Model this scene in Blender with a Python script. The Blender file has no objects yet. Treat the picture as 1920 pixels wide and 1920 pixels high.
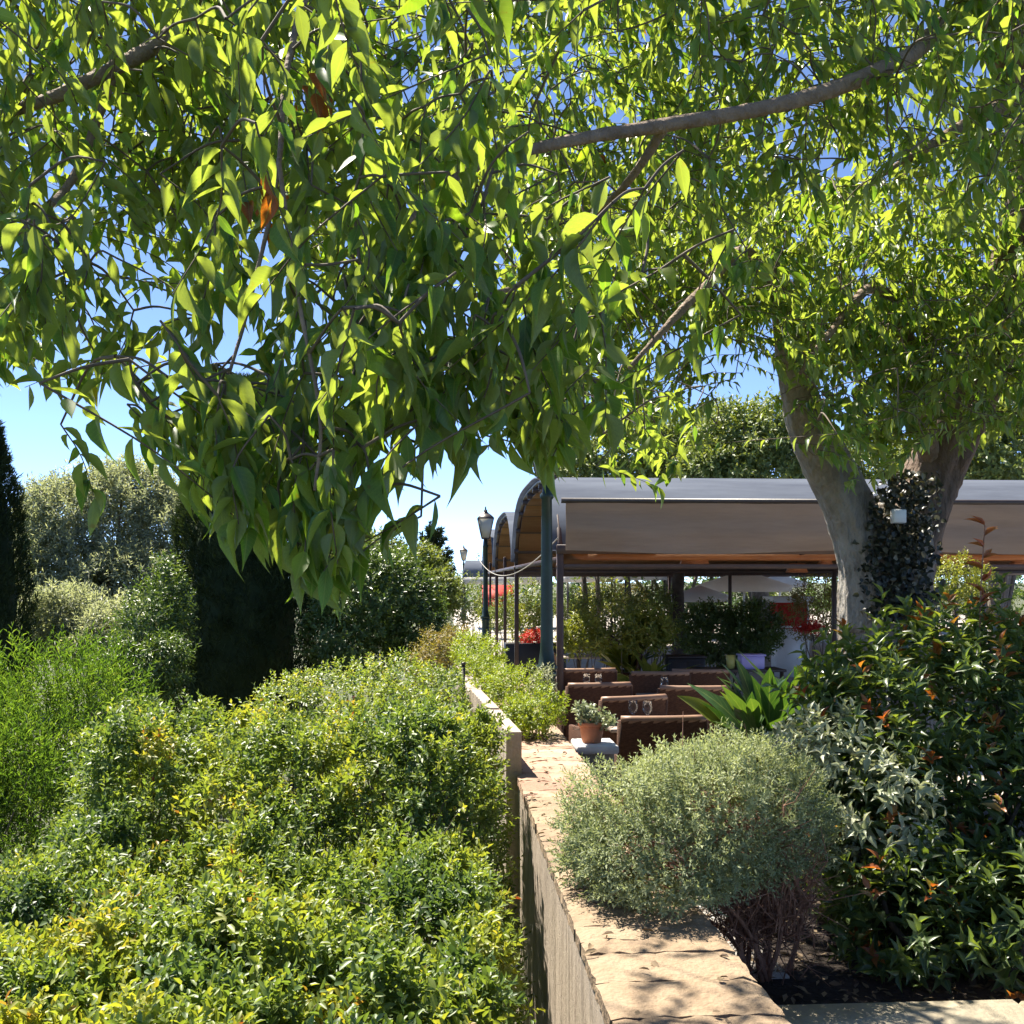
import bpy, math
import numpy as np
from mathutils import Vector, Matrix, Euler

# ------------------------------------------------------------------ camera, sky, sun, exposure
scene = bpy.context.scene
col = scene.collection
R = np.random.default_rng(7)
F = 2059.0                       # focal length in photograph pixels (1920 wide)
TH = math.atan(130.0 / F)        # the walls run along +Y and vanish left of the middle
EYE = 1.9                        # eye height above the terrace paving (z = 0)
HZ = 1090.0                      # horizon row
FW = np.array([math.sin(TH), math.cos(TH), 0.0])
RT = np.array([math.cos(TH), -math.sin(TH), 0.0])

cam_d = bpy.data.cameras.new('camera')
cam_d.sensor_width = 36.0
cam_d.lens = F * 36.0 / 1920.0
cam_d.shift_y = (HZ - 960.0) / 1920.0
cam_d.clip_start = 0.05
cam_d.clip_end = 3000.0
cam = bpy.data.objects.new('camera', cam_d)
cam.location = (0, 0, EYE)
cam.rotation_euler = (math.pi / 2, 0, -TH)
col.objects.link(cam)
scene.camera = cam

SUN_AZ = math.radians(-34.0)     # left of straight ahead (+Y)
SUN_EL = math.radians(58.0)
world = bpy.data.worlds.new('World')
scene.world = world
world.use_nodes = True
wn = world.node_tree
wn.nodes.clear()
sky = wn.nodes.new('ShaderNodeTexSky')
sky.sky_type = 'NISHITA'
sky.sun_disc = False
sky.sun_elevation = SUN_EL
sky.sun_rotation = SUN_AZ
sky.altitude = 4000.0
sky.air_density = 0.5
sky.dust_density = 0.0
sky.ozone_density = 3.0
bg = wn.nodes.new('ShaderNodeBackground')
bg.inputs['Strength'].default_value = 0.122
wo = wn.nodes.new('ShaderNodeOutputWorld')
hs = wn.nodes.new('ShaderNodeHueSaturation')
hs.inputs['Saturation'].default_value = 0.97
wn.links.new(sky.outputs[0], hs.inputs['Color'])
wn.links.new(hs.outputs[0], bg.inputs[0])
wn.links.new(bg.outputs[0], wo.inputs[0])

sun_d = bpy.data.lights.new('sun', 'SUN')
sun_d.energy = 5.0
sun_d.angle = math.radians(0.55)
sun_d.color = (1.0, 0.93, 0.80)
sun = bpy.data.objects.new('sun', sun_d)
to_sun = Vector((math.cos(SUN_EL) * math.sin(SUN_AZ), math.cos(SUN_EL) * math.cos(SUN_AZ), math.sin(SUN_EL)))
sun.rotation_euler = to_sun.to_track_quat('Z', 'Y').to_euler()
sun.location = (-20, 20, 30)
col.objects.link(sun)

scene.view_settings.view_transform = 'Standard'
scene.view_settings.look = 'None'
scene.view_settings.exposure = 1.65
scene.view_settings.gamma = 1.0
scene.view_settings.use_curve_mapping = False
cy = scene.cycles
cy.max_bounces = 7
cy.diffuse_bounces = 5
cy.glossy_bounces = 2
cy.transmission_bounces = 6
cy.transparent_max_bounces = 6
cy.sample_clamp_indirect = 6.0
cy.caustics_reflective = False
cy.caustics_refractive = False
cy.use_denoising = True
cy.use_adaptive_sampling = True
cy.adaptive_threshold = 0.02

# ------------------------------------------------------------------ helpers
def W(px, py, d):
    """point seen at pixel (px, py) of the photograph, d metres in front of the eye"""
    p = FW * d + RT * ((px - 960.0) / F * d)
    return np.array([p[0], p[1], EYE + (HZ - py) / F * d])

def pix(P):
    P = np.atleast_2d(P)
    d = P[:, :2] @ FW[:2]
    r = P[:, :2] @ RT[:2]
    d = np.maximum(d, 1e-3)
    return 960 + F * r / d, HZ - F * (P[:, 2] - EYE) / d, P[:, :2] @ FW[:2]

def nrmz(v):
    v = np.asarray(v, float)
    return v / np.maximum(np.linalg.norm(v, axis=-1, keepdims=True), 1e-9)

def link(o, parent=None):
    col.objects.link(o)
    if parent is not None:
        o.parent = parent
    return o

def tag(o, label=None, cat=None, group=None, kind=None):
    if label: o['label'] = label
    if cat: o['category'] = cat
    if group: o['group'] = group
    if kind: o['kind'] = kind
    return o

def empty(name, loc, label=None, cat=None, group=None, rz=0.0):
    o = bpy.data.objects.new(name, None)
    o.empty_display_size = 0.1
    o.location = tuple(loc)
    o.rotation_euler = (0, 0, rz)
    col.objects.link(o)
    return tag(o, label, cat, group)

class Geo:
    """collects faces; build() links them as one mesh object"""
    def __init__(s):
        s.v = []; s.n = 0; s.tris = []; s.quads = []; s.att = []; s.uv = []
    def add(s, v, tris=None, quads=None, rnd=0.5, uv=None):
        v = np.asarray(v, float).reshape(-1, 3)
        if tris is not None and len(tris): s.tris.append(np.asarray(tris, int).reshape(-1, 3) + s.n)
        if quads is not None and len(quads): s.quads.append(np.asarray(quads, int).reshape(-1, 4) + s.n)
        s.v.append(v)
        s.att.append(np.full(len(v), rnd) if np.isscalar(rnd) else np.asarray(rnd, float))
        s.uv.append(np.zeros((len(v), 2)) if uv is None else np.asarray(uv, float))
        s.n += len(v)
        return s
    def box(s, lo, hi, rnd=0.5, jit=0.0, bev=0.0):
        x0, y0, z0 = lo; x1, y1, z1 = hi
        if bev > 0:
            b = bev; P = []
            for zz, i in ((z0, b), (z0 + b, 0), (z1 - b, 0), (z1, b)):
                P += [(x0 + i + b * (i == 0), y0 + i, zz), (x1 - i - b * (i == 0), y0 + i, zz), (x1 - i, y0 + i + b * (i == 0), zz), (x1 - i, y1 - i - b * (i == 0), zz),
                      (x1 - i - b * (i == 0), y1 - i, zz), (x0 + i + b * (i == 0), y1 - i, zz), (x0 + i, y1 - i - b * (i == 0), zz), (x0 + i, y0 + i + b * (i == 0), zz)]
            P = np.array(P, float)
            if jit: P = P + R.normal(0, jit, P.shape)
            q = []; t = []
            for k in range(3):
                for j in range(8):
                    a = k * 8 + j; c = k * 8 + (j + 1) % 8
                    q.append((a, c, c + 8, a + 8))
            for j in range(1, 7):
                t.append((0, j + 1, j)); t.append((24, 24 + j, 25 + j))
            return s.add(P, t, q, rnd)
        P = np.array([(x0, y0, z0), (x1, y0, z0), (x1, y1, z0), (x0, y1, z0), (x0, y0, z1), (x1, y0, z1), (x1, y1, z1), (x0, y1, z1)], float)
        if jit: P = P + R.normal(0, jit, P.shape)
        return s.add(P, None, [(0, 3, 2, 1), (4, 5, 6, 7), (0, 1, 5, 4), (1, 2, 6, 5), (2, 3, 7, 6), (3, 0, 4, 7)], rnd)
    def tube(s, pts, rad, seg=8, rnd=0.5, cap=True, jit=0.0, ridge=0.0):
        pts = np.asarray(pts, float); n = len(pts)
        rad = np.full(n, rad) if np.isscalar(rad) else np.asarray(rad, float)
        t = nrmz(np.gradient(pts, axis=0))
        ref = np.array([0.0, 0, 1]) if abs(t[0][2]) < 0.9 else np.array([1.0, 0, 0])
        u = nrmz(np.cross(t[0], ref)); U = []
        for k in range(n):
            u = nrmz(u - t[k] * np.dot(u, t[k])); U.append(u)
        U = np.array(U); V = np.cross(t, U)
        a = np.arange(seg) / seg * 2 * math.pi
        rr = rad[:, None] * (1 + (R.normal(0, jit, (n, seg)) if jit else 0))
        if ridge:
            ph = np.cumsum(R.normal(0, 0.25, n))[:, None]
            rr = rr * (1 + ridge * (0.6 * np.sin(a[None] * 3 + 0.6 * ph) + 0.5 * np.sin(a[None] * 7 - ph) + 0.35 * np.sin(a[None] * 13 + 1.7 * ph)))
        P = pts[:, None, :] + rr[..., None] * (np.cos(a)[None, :, None] * U[:, None, :] + np.sin(a)[None, :, None] * V[:, None, :])
        q = []
        i = np.arange(seg); j = (i + 1) % seg
        for k in range(n - 1):
            q.append(np.stack([k * seg + i, k * seg + j, (k + 1) * seg + j, (k + 1) * seg + i], 1))
        tr = []
        if cap:
            for m in range(1, seg - 1):
                tr.append((0, m + 1, m)); b = (n - 1) * seg; tr.append((b, b + m, b + m + 1))
        ln = np.r_[0, np.cumsum(np.linalg.norm(np.diff(pts, axis=0), axis=1))]
        uv = np.stack([np.tile(a / 6.283, n), np.repeat(ln, seg)], 1)
        return s.add(P.reshape(-1, 3), tr, np.concatenate(q), rnd, uv)
    def lathe(s, prof, c=(0, 0, 0), seg=20, rnd=0.5, cap=True):
        prof = np.asarray(prof, float); n = len(prof)
        a = np.arange(seg) / seg * 2 * math.pi
        P = np.stack([prof[:, None, 0] * np.cos(a), prof[:, None, 0] * np.sin(a), np.repeat(prof[:, 1:2], seg, 1)], -1).reshape(-1, 3) + np.array(c)
        q = []; i = np.arange(seg); j = (i + 1) % seg
        for k in range(n - 1):
            q.append(np.stack([k * seg + i, k * seg + j, (k + 1) * seg + j, (k + 1) * seg + i], 1))
        tr = []
        if cap:
            for m in range(1, seg - 1):
                tr.append((0, m + 1, m)); b = (n - 1) * seg; tr.append((b, b + m, b + m + 1))
        return s.add(P, tr, np.concatenate(q), rnd)
    def mesh(s, name, mat, smooth=False):
        me = bpy.data.meshes.new(name)
        V = np.concatenate(s.v)
        T = np.concatenate(s.tris) if s.tris else np.zeros((0, 3), int)
        Q = np.concatenate(s.quads) if s.quads else np.zeros((0, 4), int)
        me.vertices.add(len(V))
        me.vertices.foreach_set('co', V.astype(np.float32).ravel())
        li = np.concatenate([T.ravel(), Q.ravel()]).astype(np.int32)
        me.loops.add(len(li))
        me.loops.foreach_set('vertex_index', li)
        st = np.concatenate([np.arange(len(T)) * 3, len(T) * 3 + np.arange(len(Q)) * 4]).astype(np.int32)
        me.polygons.add(len(st))
        me.polygons.foreach_set('loop_start', st)
        if smooth:
            me.polygons.foreach_set('use_smooth', np.ones(len(st), bool))
        at = me.attributes.new('rnd', 'FLOAT', 'POINT')
        at.data.foreach_set('value', np.concatenate(s.att).astype(np.float32))
        uvl = me.uv_layers.new(name='UVMap')
        UV = np.concatenate(s.uv)
        uvl.data.foreach_set('uv', UV[li].astype(np.float32).ravel())
        me.update(calc_edges=True)
        if mat: me.materials.append(mat)
        return me
    def build(s, name, mat, parent=None, smooth=False, kind=None, loc=None):
        me = s.mesh(name, mat, smooth)
        o = bpy.data.objects.new(name, me)
        if loc is not None: o.location = tuple(loc)
        link(o, parent)
        if kind: o['kind'] = kind
        if parent is not None and loc is None and parent.type == 'EMPTY':
            pass
        return o

def world_child(o, parent):
    """geometry of o is in world coordinates although its parent stands elsewhere"""
    o.parent = parent
    o.matrix_parent_inverse = parent.matrix_basis.inverted()
    return o

def crom(pts, n=8):
    """smooth curve through points"""
    p = np.asarray(pts, float)
    p = np.vstack([2 * p[0] - p[1], p, 2 * p[-1] - p[-2]])
    out = []
    for k in range(1, len(p) - 2):
        for t in np.arange(n) / n:
            out.append(0.5 * ((2 * p[k]) + (-p[k - 1] + p[k + 1]) * t + (2 * p[k - 1] - 5 * p[k] + 4 * p[k + 1] - p[k + 2]) * t * t + (-p[k - 1] + 3 * p[k] - 3 * p[k + 1] + p[k + 2]) * t ** 3))
    out.append(p[-2])
    return np.array(out)

def lump(P, scale, seed, n=7):
    r = np.random.default_rng(seed)
    P = np.atleast_2d(P)
    k = nrmz(r.normal(size=(n, P.shape[1]))) * (2 * math.pi / scale) * r.uniform(0.6, 1.5, (n, 1))
    return np.sin(P @ k.T + r.uniform(0, 6.28, n)).mean(1) * 1.8

# ------------------------------------------------------------------ materials
def nodes(name):
    m = bpy.data.materials.new(name)
    m.use_nodes = True
    nt = m.node_tree
    nt.nodes.clear()
    out = nt.nodes.new('ShaderNodeOutputMaterial')
    return m, nt, out

def ramp(nt, stops, interp='LINEAR'):
    r = nt.nodes.new('ShaderNodeValToRGB')
    r.color_ramp.interpolation = interp
    e = r.color_ramp.elements
    while len(e) < len(stops): e.new(0.5)
    for k, (p, c) in enumerate(stops):
        e[k].position = p
        e[k].color = (*c, 1)
    return r

def solid(name, c1, c2=None, scale=8.0, rough=0.6, metal=0.0, bump=0.0, bscale=None, spec=0.5, detail=6.0, stretch=None, trans=0.0, third=None, bdist=0.02):
    """noise-mottled surface with fine relief"""
    m, nt, out = nodes(name)
    c2 = c2 or tuple(x * 0.75 for x in c1)
    tc = nt.nodes.new('ShaderNodeTexCoord')
    src = tc.outputs['Object']
    if stretch:
        mp = nt.nodes.new('ShaderNodeMapping')
        mp.inputs['Scale'].default_value = stretch
        nt.links.new(src, mp.inputs[0]); src = mp.outputs[0]
    nz = nt.nodes.new('ShaderNodeTexNoise')
    nz.inputs['Scale'].default_value = scale
    nz.inputs['Detail'].default_value = detail
    nz.inputs['Roughness'].default_value = 0.65
    nt.links.new(src, nz.inputs[0])
    at = nt.nodes.new('ShaderNodeAttribute'); at.attribute_name = 'rnd'
    ad = nt.nodes.new('ShaderNodeMath'); ad.operation = 'MULTIPLY_ADD'
    ad.inputs[1].default_value = 0.45; ad.inputs[2].default_value = -0.225
    nt.links.new(at.outputs['Fac'], ad.inputs[0])
    a2 = nt.nodes.new('ShaderNodeMath'); a2.operation = 'ADD'
    nt.links.new(nz.outputs['Fac'], a2.inputs[0]); nt.links.new(ad.outputs[0], a2.inputs[1])
    st = [(0.3, c2), (0.7, c1)] if not third else [(0.25, c2), (0.5, c1), (0.78, third)]
    rp = ramp(nt, st)
    nt.links.new(a2.outputs[0], rp.inputs[0])
    b = nt.nodes.new('ShaderNodeBsdfPrincipled')
    b.inputs['Roughness'].default_value = rough
    b.inputs['Metallic'].default_value = metal
    b.inputs['Specular IOR Level'].default_value = spec
    nt.links.new(rp.outputs[0], b.inputs['Base Color'])
    if bump:
        n2 = nt.nodes.new('ShaderNodeTexNoise')
        n2.inputs['Scale'].default_value = bscale or scale * 4
        n2.inputs['Detail'].default_value = 5
        nt.links.new(src, n2.inputs[0])
        bp = nt.nodes.new('ShaderNodeBump')
        bp.inputs['Strength'].default_value = bump
        bp.inputs['Distance'].default_value = bdist
        nt.links.new(n2.outputs['Fac'], bp.inputs['Height'])
        nt.links.new(bp.outputs[0], b.inputs['Normal'])
    sh = b.outputs[0]
    if trans:
        tr = nt.nodes.new('ShaderNodeBsdfTranslucent')
        nt.links.new(rp.outputs[0], tr.inputs[0])
        mx = nt.nodes.new('ShaderNodeMixShader'); mx.inputs[0].default_value = trans
        nt.links.new(sh, mx.inputs[1]); nt.links.new(tr.outputs[0], mx.inputs[2]); sh = mx.outputs[0]
    nt.links.new(sh, out.inputs[0])
    return m

def leafmat(name, stops, rough=0.45, trans=0.4, tcol=(1.5, 1.45, 0.5), spec=0.5, midrib=0.35, under=None, spots=0.0):
    """leaf: colour from a per-leaf number, pale midrib, light shining through"""
    m, nt, out = nodes(name)
    at = nt.nodes.new('ShaderNodeAttribute'); at.attribute_name = 'rnd'
    rp = ramp(nt, stops)
    nt.links.new(at.outputs['Fac'], rp.inputs[0])
    c = rp.outputs[0]
    if under:
        ge = nt.nodes.new('ShaderNodeNewGeometry')
        mu = nt.nodes.new('ShaderNodeMix'); mu.data_type = 'RGBA'
        nt.links.new(ge.outputs['Backfacing'], mu.inputs['Factor'])
        nt.links.new(c, mu.inputs['A']); mu.inputs['B'].default_value = (*under, 1)
        c = mu.outputs['Result']
    if midrib:
        uv = nt.nodes.new('ShaderNodeUVMap')
        sp = nt.nodes.new('ShaderNodeSeparateXYZ')
        nt.links.new(uv.outputs[0], sp.inputs[0])
        ab = nt.nodes.new('ShaderNodeMath'); ab.operation = 'ABSOLUTE'
        nt.links.new(sp.outputs[0], ab.inputs[0])
        mr = nt.nodes.new('ShaderNodeMapRange')
        mr.inputs['From Min'].default_value = 0.03; mr.inputs['From Max'].default_value = 0.10
        mr.inputs['To Min'].default_value = midrib; mr.inputs['To Max'].default_value = 0.0
        nt.links.new(ab.outputs[0], mr.inputs[0])
        # side veins
        sv = nt.nodes.new('ShaderNodeMath'); sv.operation = 'MULTIPLY_ADD'
        sv.inputs[1].default_value = -0.28
        nt.links.new(ab.outputs[0], sv.inputs[0]); nt.links.new(sp.outputs[1], sv.inputs[2])
        s2 = nt.nodes.new('ShaderNodeMath'); s2.operation = 'MULTIPLY'; s2.inputs[1].default_value = 62.0
        nt.links.new(sv.outputs[0], s2.inputs[0])
        s3 = nt.nodes.new('ShaderNodeMath'); s3.operation = 'SINE'
        nt.links.new(s2.outputs[0], s3.inputs[0])
        m3 = nt.nodes.new('ShaderNodeMapRange')
        m3.inputs['From Min'].default_value = 0.75; m3.inputs['From Max'].default_value = 1.0
        m3.inputs['To Min'].default_value = 0.0; m3.inputs['To Max'].default_value = midrib * 0.45
        nt.links.new(s3.outputs[0], m3.inputs[0])
        mx0 = nt.nodes.new('ShaderNodeMath'); mx0.operation = 'MAXIMUM'
        nt.links.new(mr.outputs[0], mx0.inputs[0]); nt.links.new(m3.outputs[0], mx0.inputs[1])
        mm = nt.nodes.new('ShaderNodeMix'); mm.data_type = 'RGBA'
        nt.links.new(mx0.outputs[0], mm.inputs['Factor'])
        nt.links.new(c, mm.inputs['A']); mm.inputs['B'].default_value = (0.24, 0.30, 0.10, 1)
        c = mm.outputs['Result']
    # blotches along the leaf
    tc = nt.nodes.new('ShaderNodeTexCoord')
    nz = nt.nodes.new('ShaderNodeTexNoise'); nz.inputs['Scale'].default_value = 22.0; nz.inputs['Detail'].default_value = 3.0
    nt.links.new(tc.outputs['Object'], nz.inputs[0])
    mr2 = nt.nodes.new('ShaderNodeMapRange'); mr2.inputs['To Min'].default_value = 0.72; mr2.inputs['To Max'].default_value = 1.28
    nt.links.new(nz.outputs['Fac'], mr2.inputs[0])
    mul = nt.nodes.new('ShaderNodeMix'); mul.data_type = 'RGBA'; mul.blend_type = 'MULTIPLY'; mul.inputs['Factor'].default_value = 1.0
    nt.links.new(c, mul.inputs['A']); nt.links.new(mr2.outputs[0], mul.inputs['B'])
    c = mul.outputs['Result']
    if spots:
        ge2 = nt.nodes.new('ShaderNodeNewGeometry')
        n4 = nt.nodes.new('ShaderNodeTexNoise'); n4.inputs['Scale'].default_value = 48.0; n4.inputs['Detail'].default_value = 4.0
        nt.links.new(ge2.outputs['Position'], n4.inputs[0])
        m4 = nt.nodes.new('ShaderNodeMapRange'); m4.inputs['From Min'].default_value = 0.66; m4.inputs['From Max'].default_value = 0.74; m4.inputs['To Max'].default_value = spots
        nt.links.new(n4.outputs['Fac'], m4.inputs[0])
        ms = nt.nodes.new('ShaderNodeMix'); ms.data_type = 'RGBA'
        nt.links.new(m4.outputs[0], ms.inputs['Factor']); nt.links.new(c, ms.inputs['A']); ms.inputs['B'].default_value = (0.16, 0.10, 0.03, 1)
        c = ms.outputs['Result']
    b = nt.nodes.new('ShaderNodeBsdfPrincipled')
    b.inputs['Roughness'].default_value = rough
    b.inputs['Specular IOR Level'].default_value = spec
    nt.links.new(c, b.inputs['Base Color'])
    tm = nt.nodes.new('ShaderNodeMix'); tm.data_type = 'RGBA'; tm.blend_type = 'MULTIPLY'; tm.inputs['Factor'].default_value = 1.0
    nt.links.new(c, tm.inputs['A']); tm.inputs['B'].default_value = (*tcol, 1)
    tr = nt.nodes.new('ShaderNodeBsdfTranslucent')
    nt.links.new(tm.outputs['Result'], tr.inputs[0])
    mx = nt.nodes.new('ShaderNodeMixShader'); mx.inputs[0].default_value = trans
    nt.links.new(b.outputs[0], mx.inputs[1]); nt.links.new(tr.outputs[0], mx.inputs[2])
    nt.links.new(mx.outputs[0], out.inputs[0])
    return m

M = {}
M['tree_leaf'] = leafmat('tree_leaf', [(0.0, (0.05, 0.115, 0.036)), (0.45, (0.092, 0.175, 0.042)), (0.85, (0.15, 0.23, 0.044)), (0.965, (0.19, 0.23, 0.035)), (0.975, (0.30, 0.26, 0.03)), (0.992, (0.30, 0.24, 0.03)), (0.997, (0.24, 0.07, 0.02))],
                         rough=0.40, trans=0.48, tcol=(2.6, 2.45, 0.55), spec=0.5, under=(0.15, 0.20, 0.085), spots=0.55)
M['hedge_leaf'] = leafmat('hedge_leaf', [(0.0, (0.055, 0.105, 0.045)), (0.35, (0.12, 0.185, 0.055)), (0.72, (0.225, 0.28, 0.06)), (0.93, (0.34, 0.33, 0.06)), (0.965, (0.26, 0.17, 0.05)), (0.985, (0.24, 0.09, 0.035)), (1.0, (0.20, 0.05, 0.03))],
                          rough=0.46, trans=0.42, tcol=(1.8, 1.65, 0.55), spec=0.55, spots=0.5, midrib=0.0)
M['lime_leaf'] = leafmat('lime_leaf', [(0.0, (0.11, 0.17, 0.03)), (0.5, (0.20, 0.27, 0.035)), (1.0, (0.30, 0.34, 0.05))], rough=0.5, trans=0.42, tcol=(1.5, 1.4, 0.4), midrib=0.0)
M['feather_leaf'] = leafmat('feather_leaf', [(0.0, (0.05, 0.10, 0.025)), (0.5, (0.11, 0.185, 0.035)), (0.9, (0.20, 0.27, 0.05)), (1.0, (0.30, 0.33, 0.12))], rough=0.5, trans=0.45, tcol=(1.4, 1.5, 0.5), midrib=0.0)
M['sage_leaf'] = leafmat('sage_leaf', [(0.0, (0.13, 0.165, 0.085)), (0.5, (0.30, 0.34, 0.19)), (1.0, (0.46, 0.49, 0.29))], rough=0.6, trans=0.34, tcol=(1.2, 1.2, 0.7), spec=0.3, midrib=0.0)
M['olive_leaf'] = leafmat('olive_leaf', [(0.0, (0.16, 0.19, 0.14)), (0.6, (0.30, 0.335, 0.245)), (1.0, (0.43, 0.44, 0.31))], rough=0.55, trans=0.42, tcol=(1.5, 1.45, 0.8), midrib=0.0)
M['cypress_leaf'] = leafmat('cypress_leaf', [(0.0, (0.018, 0.032, 0.016)), (1.0, (0.055, 0.082, 0.032))], rough=0.7, trans=0.15, midrib=0.0, spec=0.2)
M['broad_leaf'] = leafmat('broad_leaf', [(0.0, (0.045, 0.085, 0.03)), (0.6, (0.095, 0.15, 0.045)), (1.0, (0.19, 0.24, 0.06))], rough=0.4, trans=0.3, tcol=(1.5, 1.5, 0.5), midrib=0.0)
M['far_leaf'] = leafmat('far_leaf', [(0.0, (0.08, 0.12, 0.045)), (0.6, (0.16, 0.21, 0.06)), (1.0, (0.27, 0.30, 0.09))], rough=0.5, trans=0.35, tcol=(1.5, 1.4, 0.5), midrib=0.0)
M['dry_leaf'] = leafmat('dry_leaf', [(0.0, (0.12, 0.13, 0.04)), (0.5, (0.24, 0.21, 0.06)), (1.0, (0.30, 0.20, 0.12))], rough=0.6, trans=0.3, midrib=0.0)
M['photinia_leaf'] = leafmat('photinia_leaf', [(0.0, (0.04, 0.075, 0.03)), (0.5, (0.095, 0.145, 0.048)), (0.8, (0.19, 0.235, 0.065)), (0.89, (0.29, 0.30, 0.08)), (0.92, (0.26, 0.11, 0.04)), (0.97, (0.30, 0.10, 0.035)), (1.0, (0.28, 0.06, 0.03))],
                             rough=0.36, trans=0.42, tcol=(2.0, 1.8, 0.5), spec=0.5, midrib=0.3)
M['silver_leaf'] = leafmat('silver_leaf', [(0.0, (0.16, 0.20, 0.11)), (0.5, (0.36, 0.39, 0.26)), (1.0, (0.58, 0.57, 0.43))], rough=0.4, trans=0.3, tcol=(1.2, 1.2, 0.8), spec=0.5, midrib=0.3)
M['strap_leaf'] = leafmat('strap_leaf', [(0.0, (0.022, 0.06, 0.02)), (0.6, (0.05, 0.11, 0.03)), (0.9, (0.11, 0.17, 0.035)), (1.0, (0.24, 0.22, 0.04))], rough=0.32, trans=0.3, tcol=(1.6, 1.6, 0.5), midrib=0.4)
M['gold_leaf'] = leafmat('gold_leaf', [(0.0, (0.09, 0.13, 0.03)), (0.6, (0.22, 0.25, 0.04)), (1.0, (0.38, 0.37, 0.08))], rough=0.4, trans=0.35, tcol=(1.4, 1.3, 0.4), midrib=0.3)
M['wine_leaf'] = leafmat('wine_leaf', [(0.0, (0.03, 0.015, 0.015)), (1.0, (0.09, 0.03, 0.03))], rough=0.5, trans=0.2, midrib=0.0)
M['ivy_leaf'] = leafmat('ivy_leaf', [(0.0, (0.012, 0.016, 0.010)), (0.6, (0.04, 0.042, 0.024)), (0.85, (0.10, 0.09, 0.05)), (1.0, (0.2, 0.17, 0.11))], rough=0.4, trans=0.15, midrib=0.0)  # palest stops put flecks of light into the leaf colour
M['red_flower'] = leafmat('red_flower', [(0.0, (0.45, 0.02, 0.02)), (1.0, (0.62, 0.06, 0.03))], rough=0.6, trans=0.3, tcol=(1.2, 0.9, 0.9), midrib=0.0)
M['litter'] = leafmat('litter', [(0.0, (0.08, 0.05, 0.03)), (1.0, (0.28, 0.20, 0.11))], rough=0.8, trans=0.05, midrib=0.0)
M['bark'] = solid('bark', (0.18, 0.15, 0.12), (0.06, 0.048, 0.038), 5.0, 0.9, bump=1.0, bscale=22, detail=10.0, stretch=(1, 1, 0.45), bdist=0.06, third=(0.29, 0.265, 0.225))
M['lit_pale_bark'] = solid('lit_pale_bark', (0.25, 0.225, 0.19), (0.10, 0.085, 0.07), 6.0, 0.9, bump=1.0, bscale=18, detail=10.0, stretch=(1, 1, 0.5), third=(0.38, 0.36, 0.32), bdist=0.06)  # left limb: light falling on it is put into a paler colour
M['shaded_brown_bark'] = solid('shaded_brown_bark', (0.15, 0.10, 0.07), (0.05, 0.034, 0.025), 6.0, 0.9, bump=1.0, bscale=18, detail=10.0, stretch=(1, 1, 0.5), third=(0.22, 0.155, 0.11), bdist=0.06)  # right limb: its shade is put into a darker brown
M['bough'] = solid('bough', (0.30, 0.215, 0.15), (0.14, 0.098, 0.07), 14.0, 0.9, bump=1.0, bscale=40)
M['bark_twig'] = solid('bark_twig', (0.16, 0.12, 0.085), (0.08, 0.06, 0.045), 20.0, 0.85)
M['red_twig'] = solid('red_twig', (0.36, 0.18, 0.115), (0.16, 0.078, 0.05), 30.0, 0.75)
M['dark_bark'] = solid('dark_bark', (0.10, 0.075, 0.055), (0.045, 0.035, 0.028), 9.0, 0.9, bump=0.7)
M['paving'] = solid('paving', (0.42, 0.37, 0.31), (0.30, 0.26, 0.22), 3.0, 0.85, bump=0.2)
M['soil'] = solid('soil', (0.055, 0.038, 0.028), (0.022, 0.016, 0.012), 14.0, 0.95, bump=0.9, bscale=40)
M['pale_gravel'] = solid('pale_gravel', (0.62, 0.58, 0.53), (0.40, 0.36, 0.32), 45.0, 0.9, bump=0.8, bscale=90)
M['garden'] = solid('garden', (0.09, 0.10, 0.045), (0.045, 0.05, 0.025), 1.2, 0.95, bump=0.5)
M['coping'] = solid('coping', (0.25, 0.175, 0.108), (0.135, 0.092, 0.06), 13.0, 0.88, bump=0.6, bscale=60, third=(0.30, 0.22, 0.145))
M['coping_pink'] = solid('coping_pink', (0.38, 0.235, 0.16), (0.25, 0.15, 0.10), 9.0, 0.88, bump=0.5, bscale=60, third=(0.45, 0.31, 0.22))
M['mortar'] = solid('mortar', (0.33, 0.235, 0.145), (0.22, 0.155, 0.10), 30.0, 0.95, bump=0.5)
M['concrete'] = solid('concrete', (0.44, 0.36, 0.285), (0.28, 0.22, 0.175), 5.0, 0.92, bump=0.5, bscale=70, stretch=(1, 9, 0.8), third=(0.54, 0.46, 0.375))
M['kerb'] = solid('kerb', (0.36, 0.31, 0.22), (0.26, 0.22, 0.155), 9.0, 0.85, bump=0.3, bscale=60)
M['white_stone'] = solid('white_stone', (0.66, 0.65, 0.63), (0.52, 0.51, 0.49), 12.0, 0.7, bump=0.2)
M['terracotta'] = solid('terracotta', (0.48, 0.205, 0.10), (0.36, 0.15, 0.08), 12.0, 0.8, bump=0.15)
M['wicker'] = solid('wicker', (0.135, 0.064, 0.038), (0.065, 0.031, 0.019), 40.0, 0.7, bump=0.7, bscale=110, spec=0.2, stretch=(1, 1, 2.4))
M['rail'] = solid('rail', (0.30, 0.17, 0.10), (0.20, 0.11, 0.065), 10, 0.5)
M['table_top'] = solid('table_top', (0.42, 0.33, 0.26), (0.32, 0.25, 0.19), 10, 0.4)
M['dark_metal'] = solid('dark_metal', (0.050, 0.036, 0.030), (0.032, 0.023, 0.02), 9.0, 0.42, bump=0.05)
M['brown_steel'] = solid('brown_steel', (0.085, 0.048, 0.036), (0.05, 0.03, 0.024), 9.0, 0.5, bump=0.05)
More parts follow.
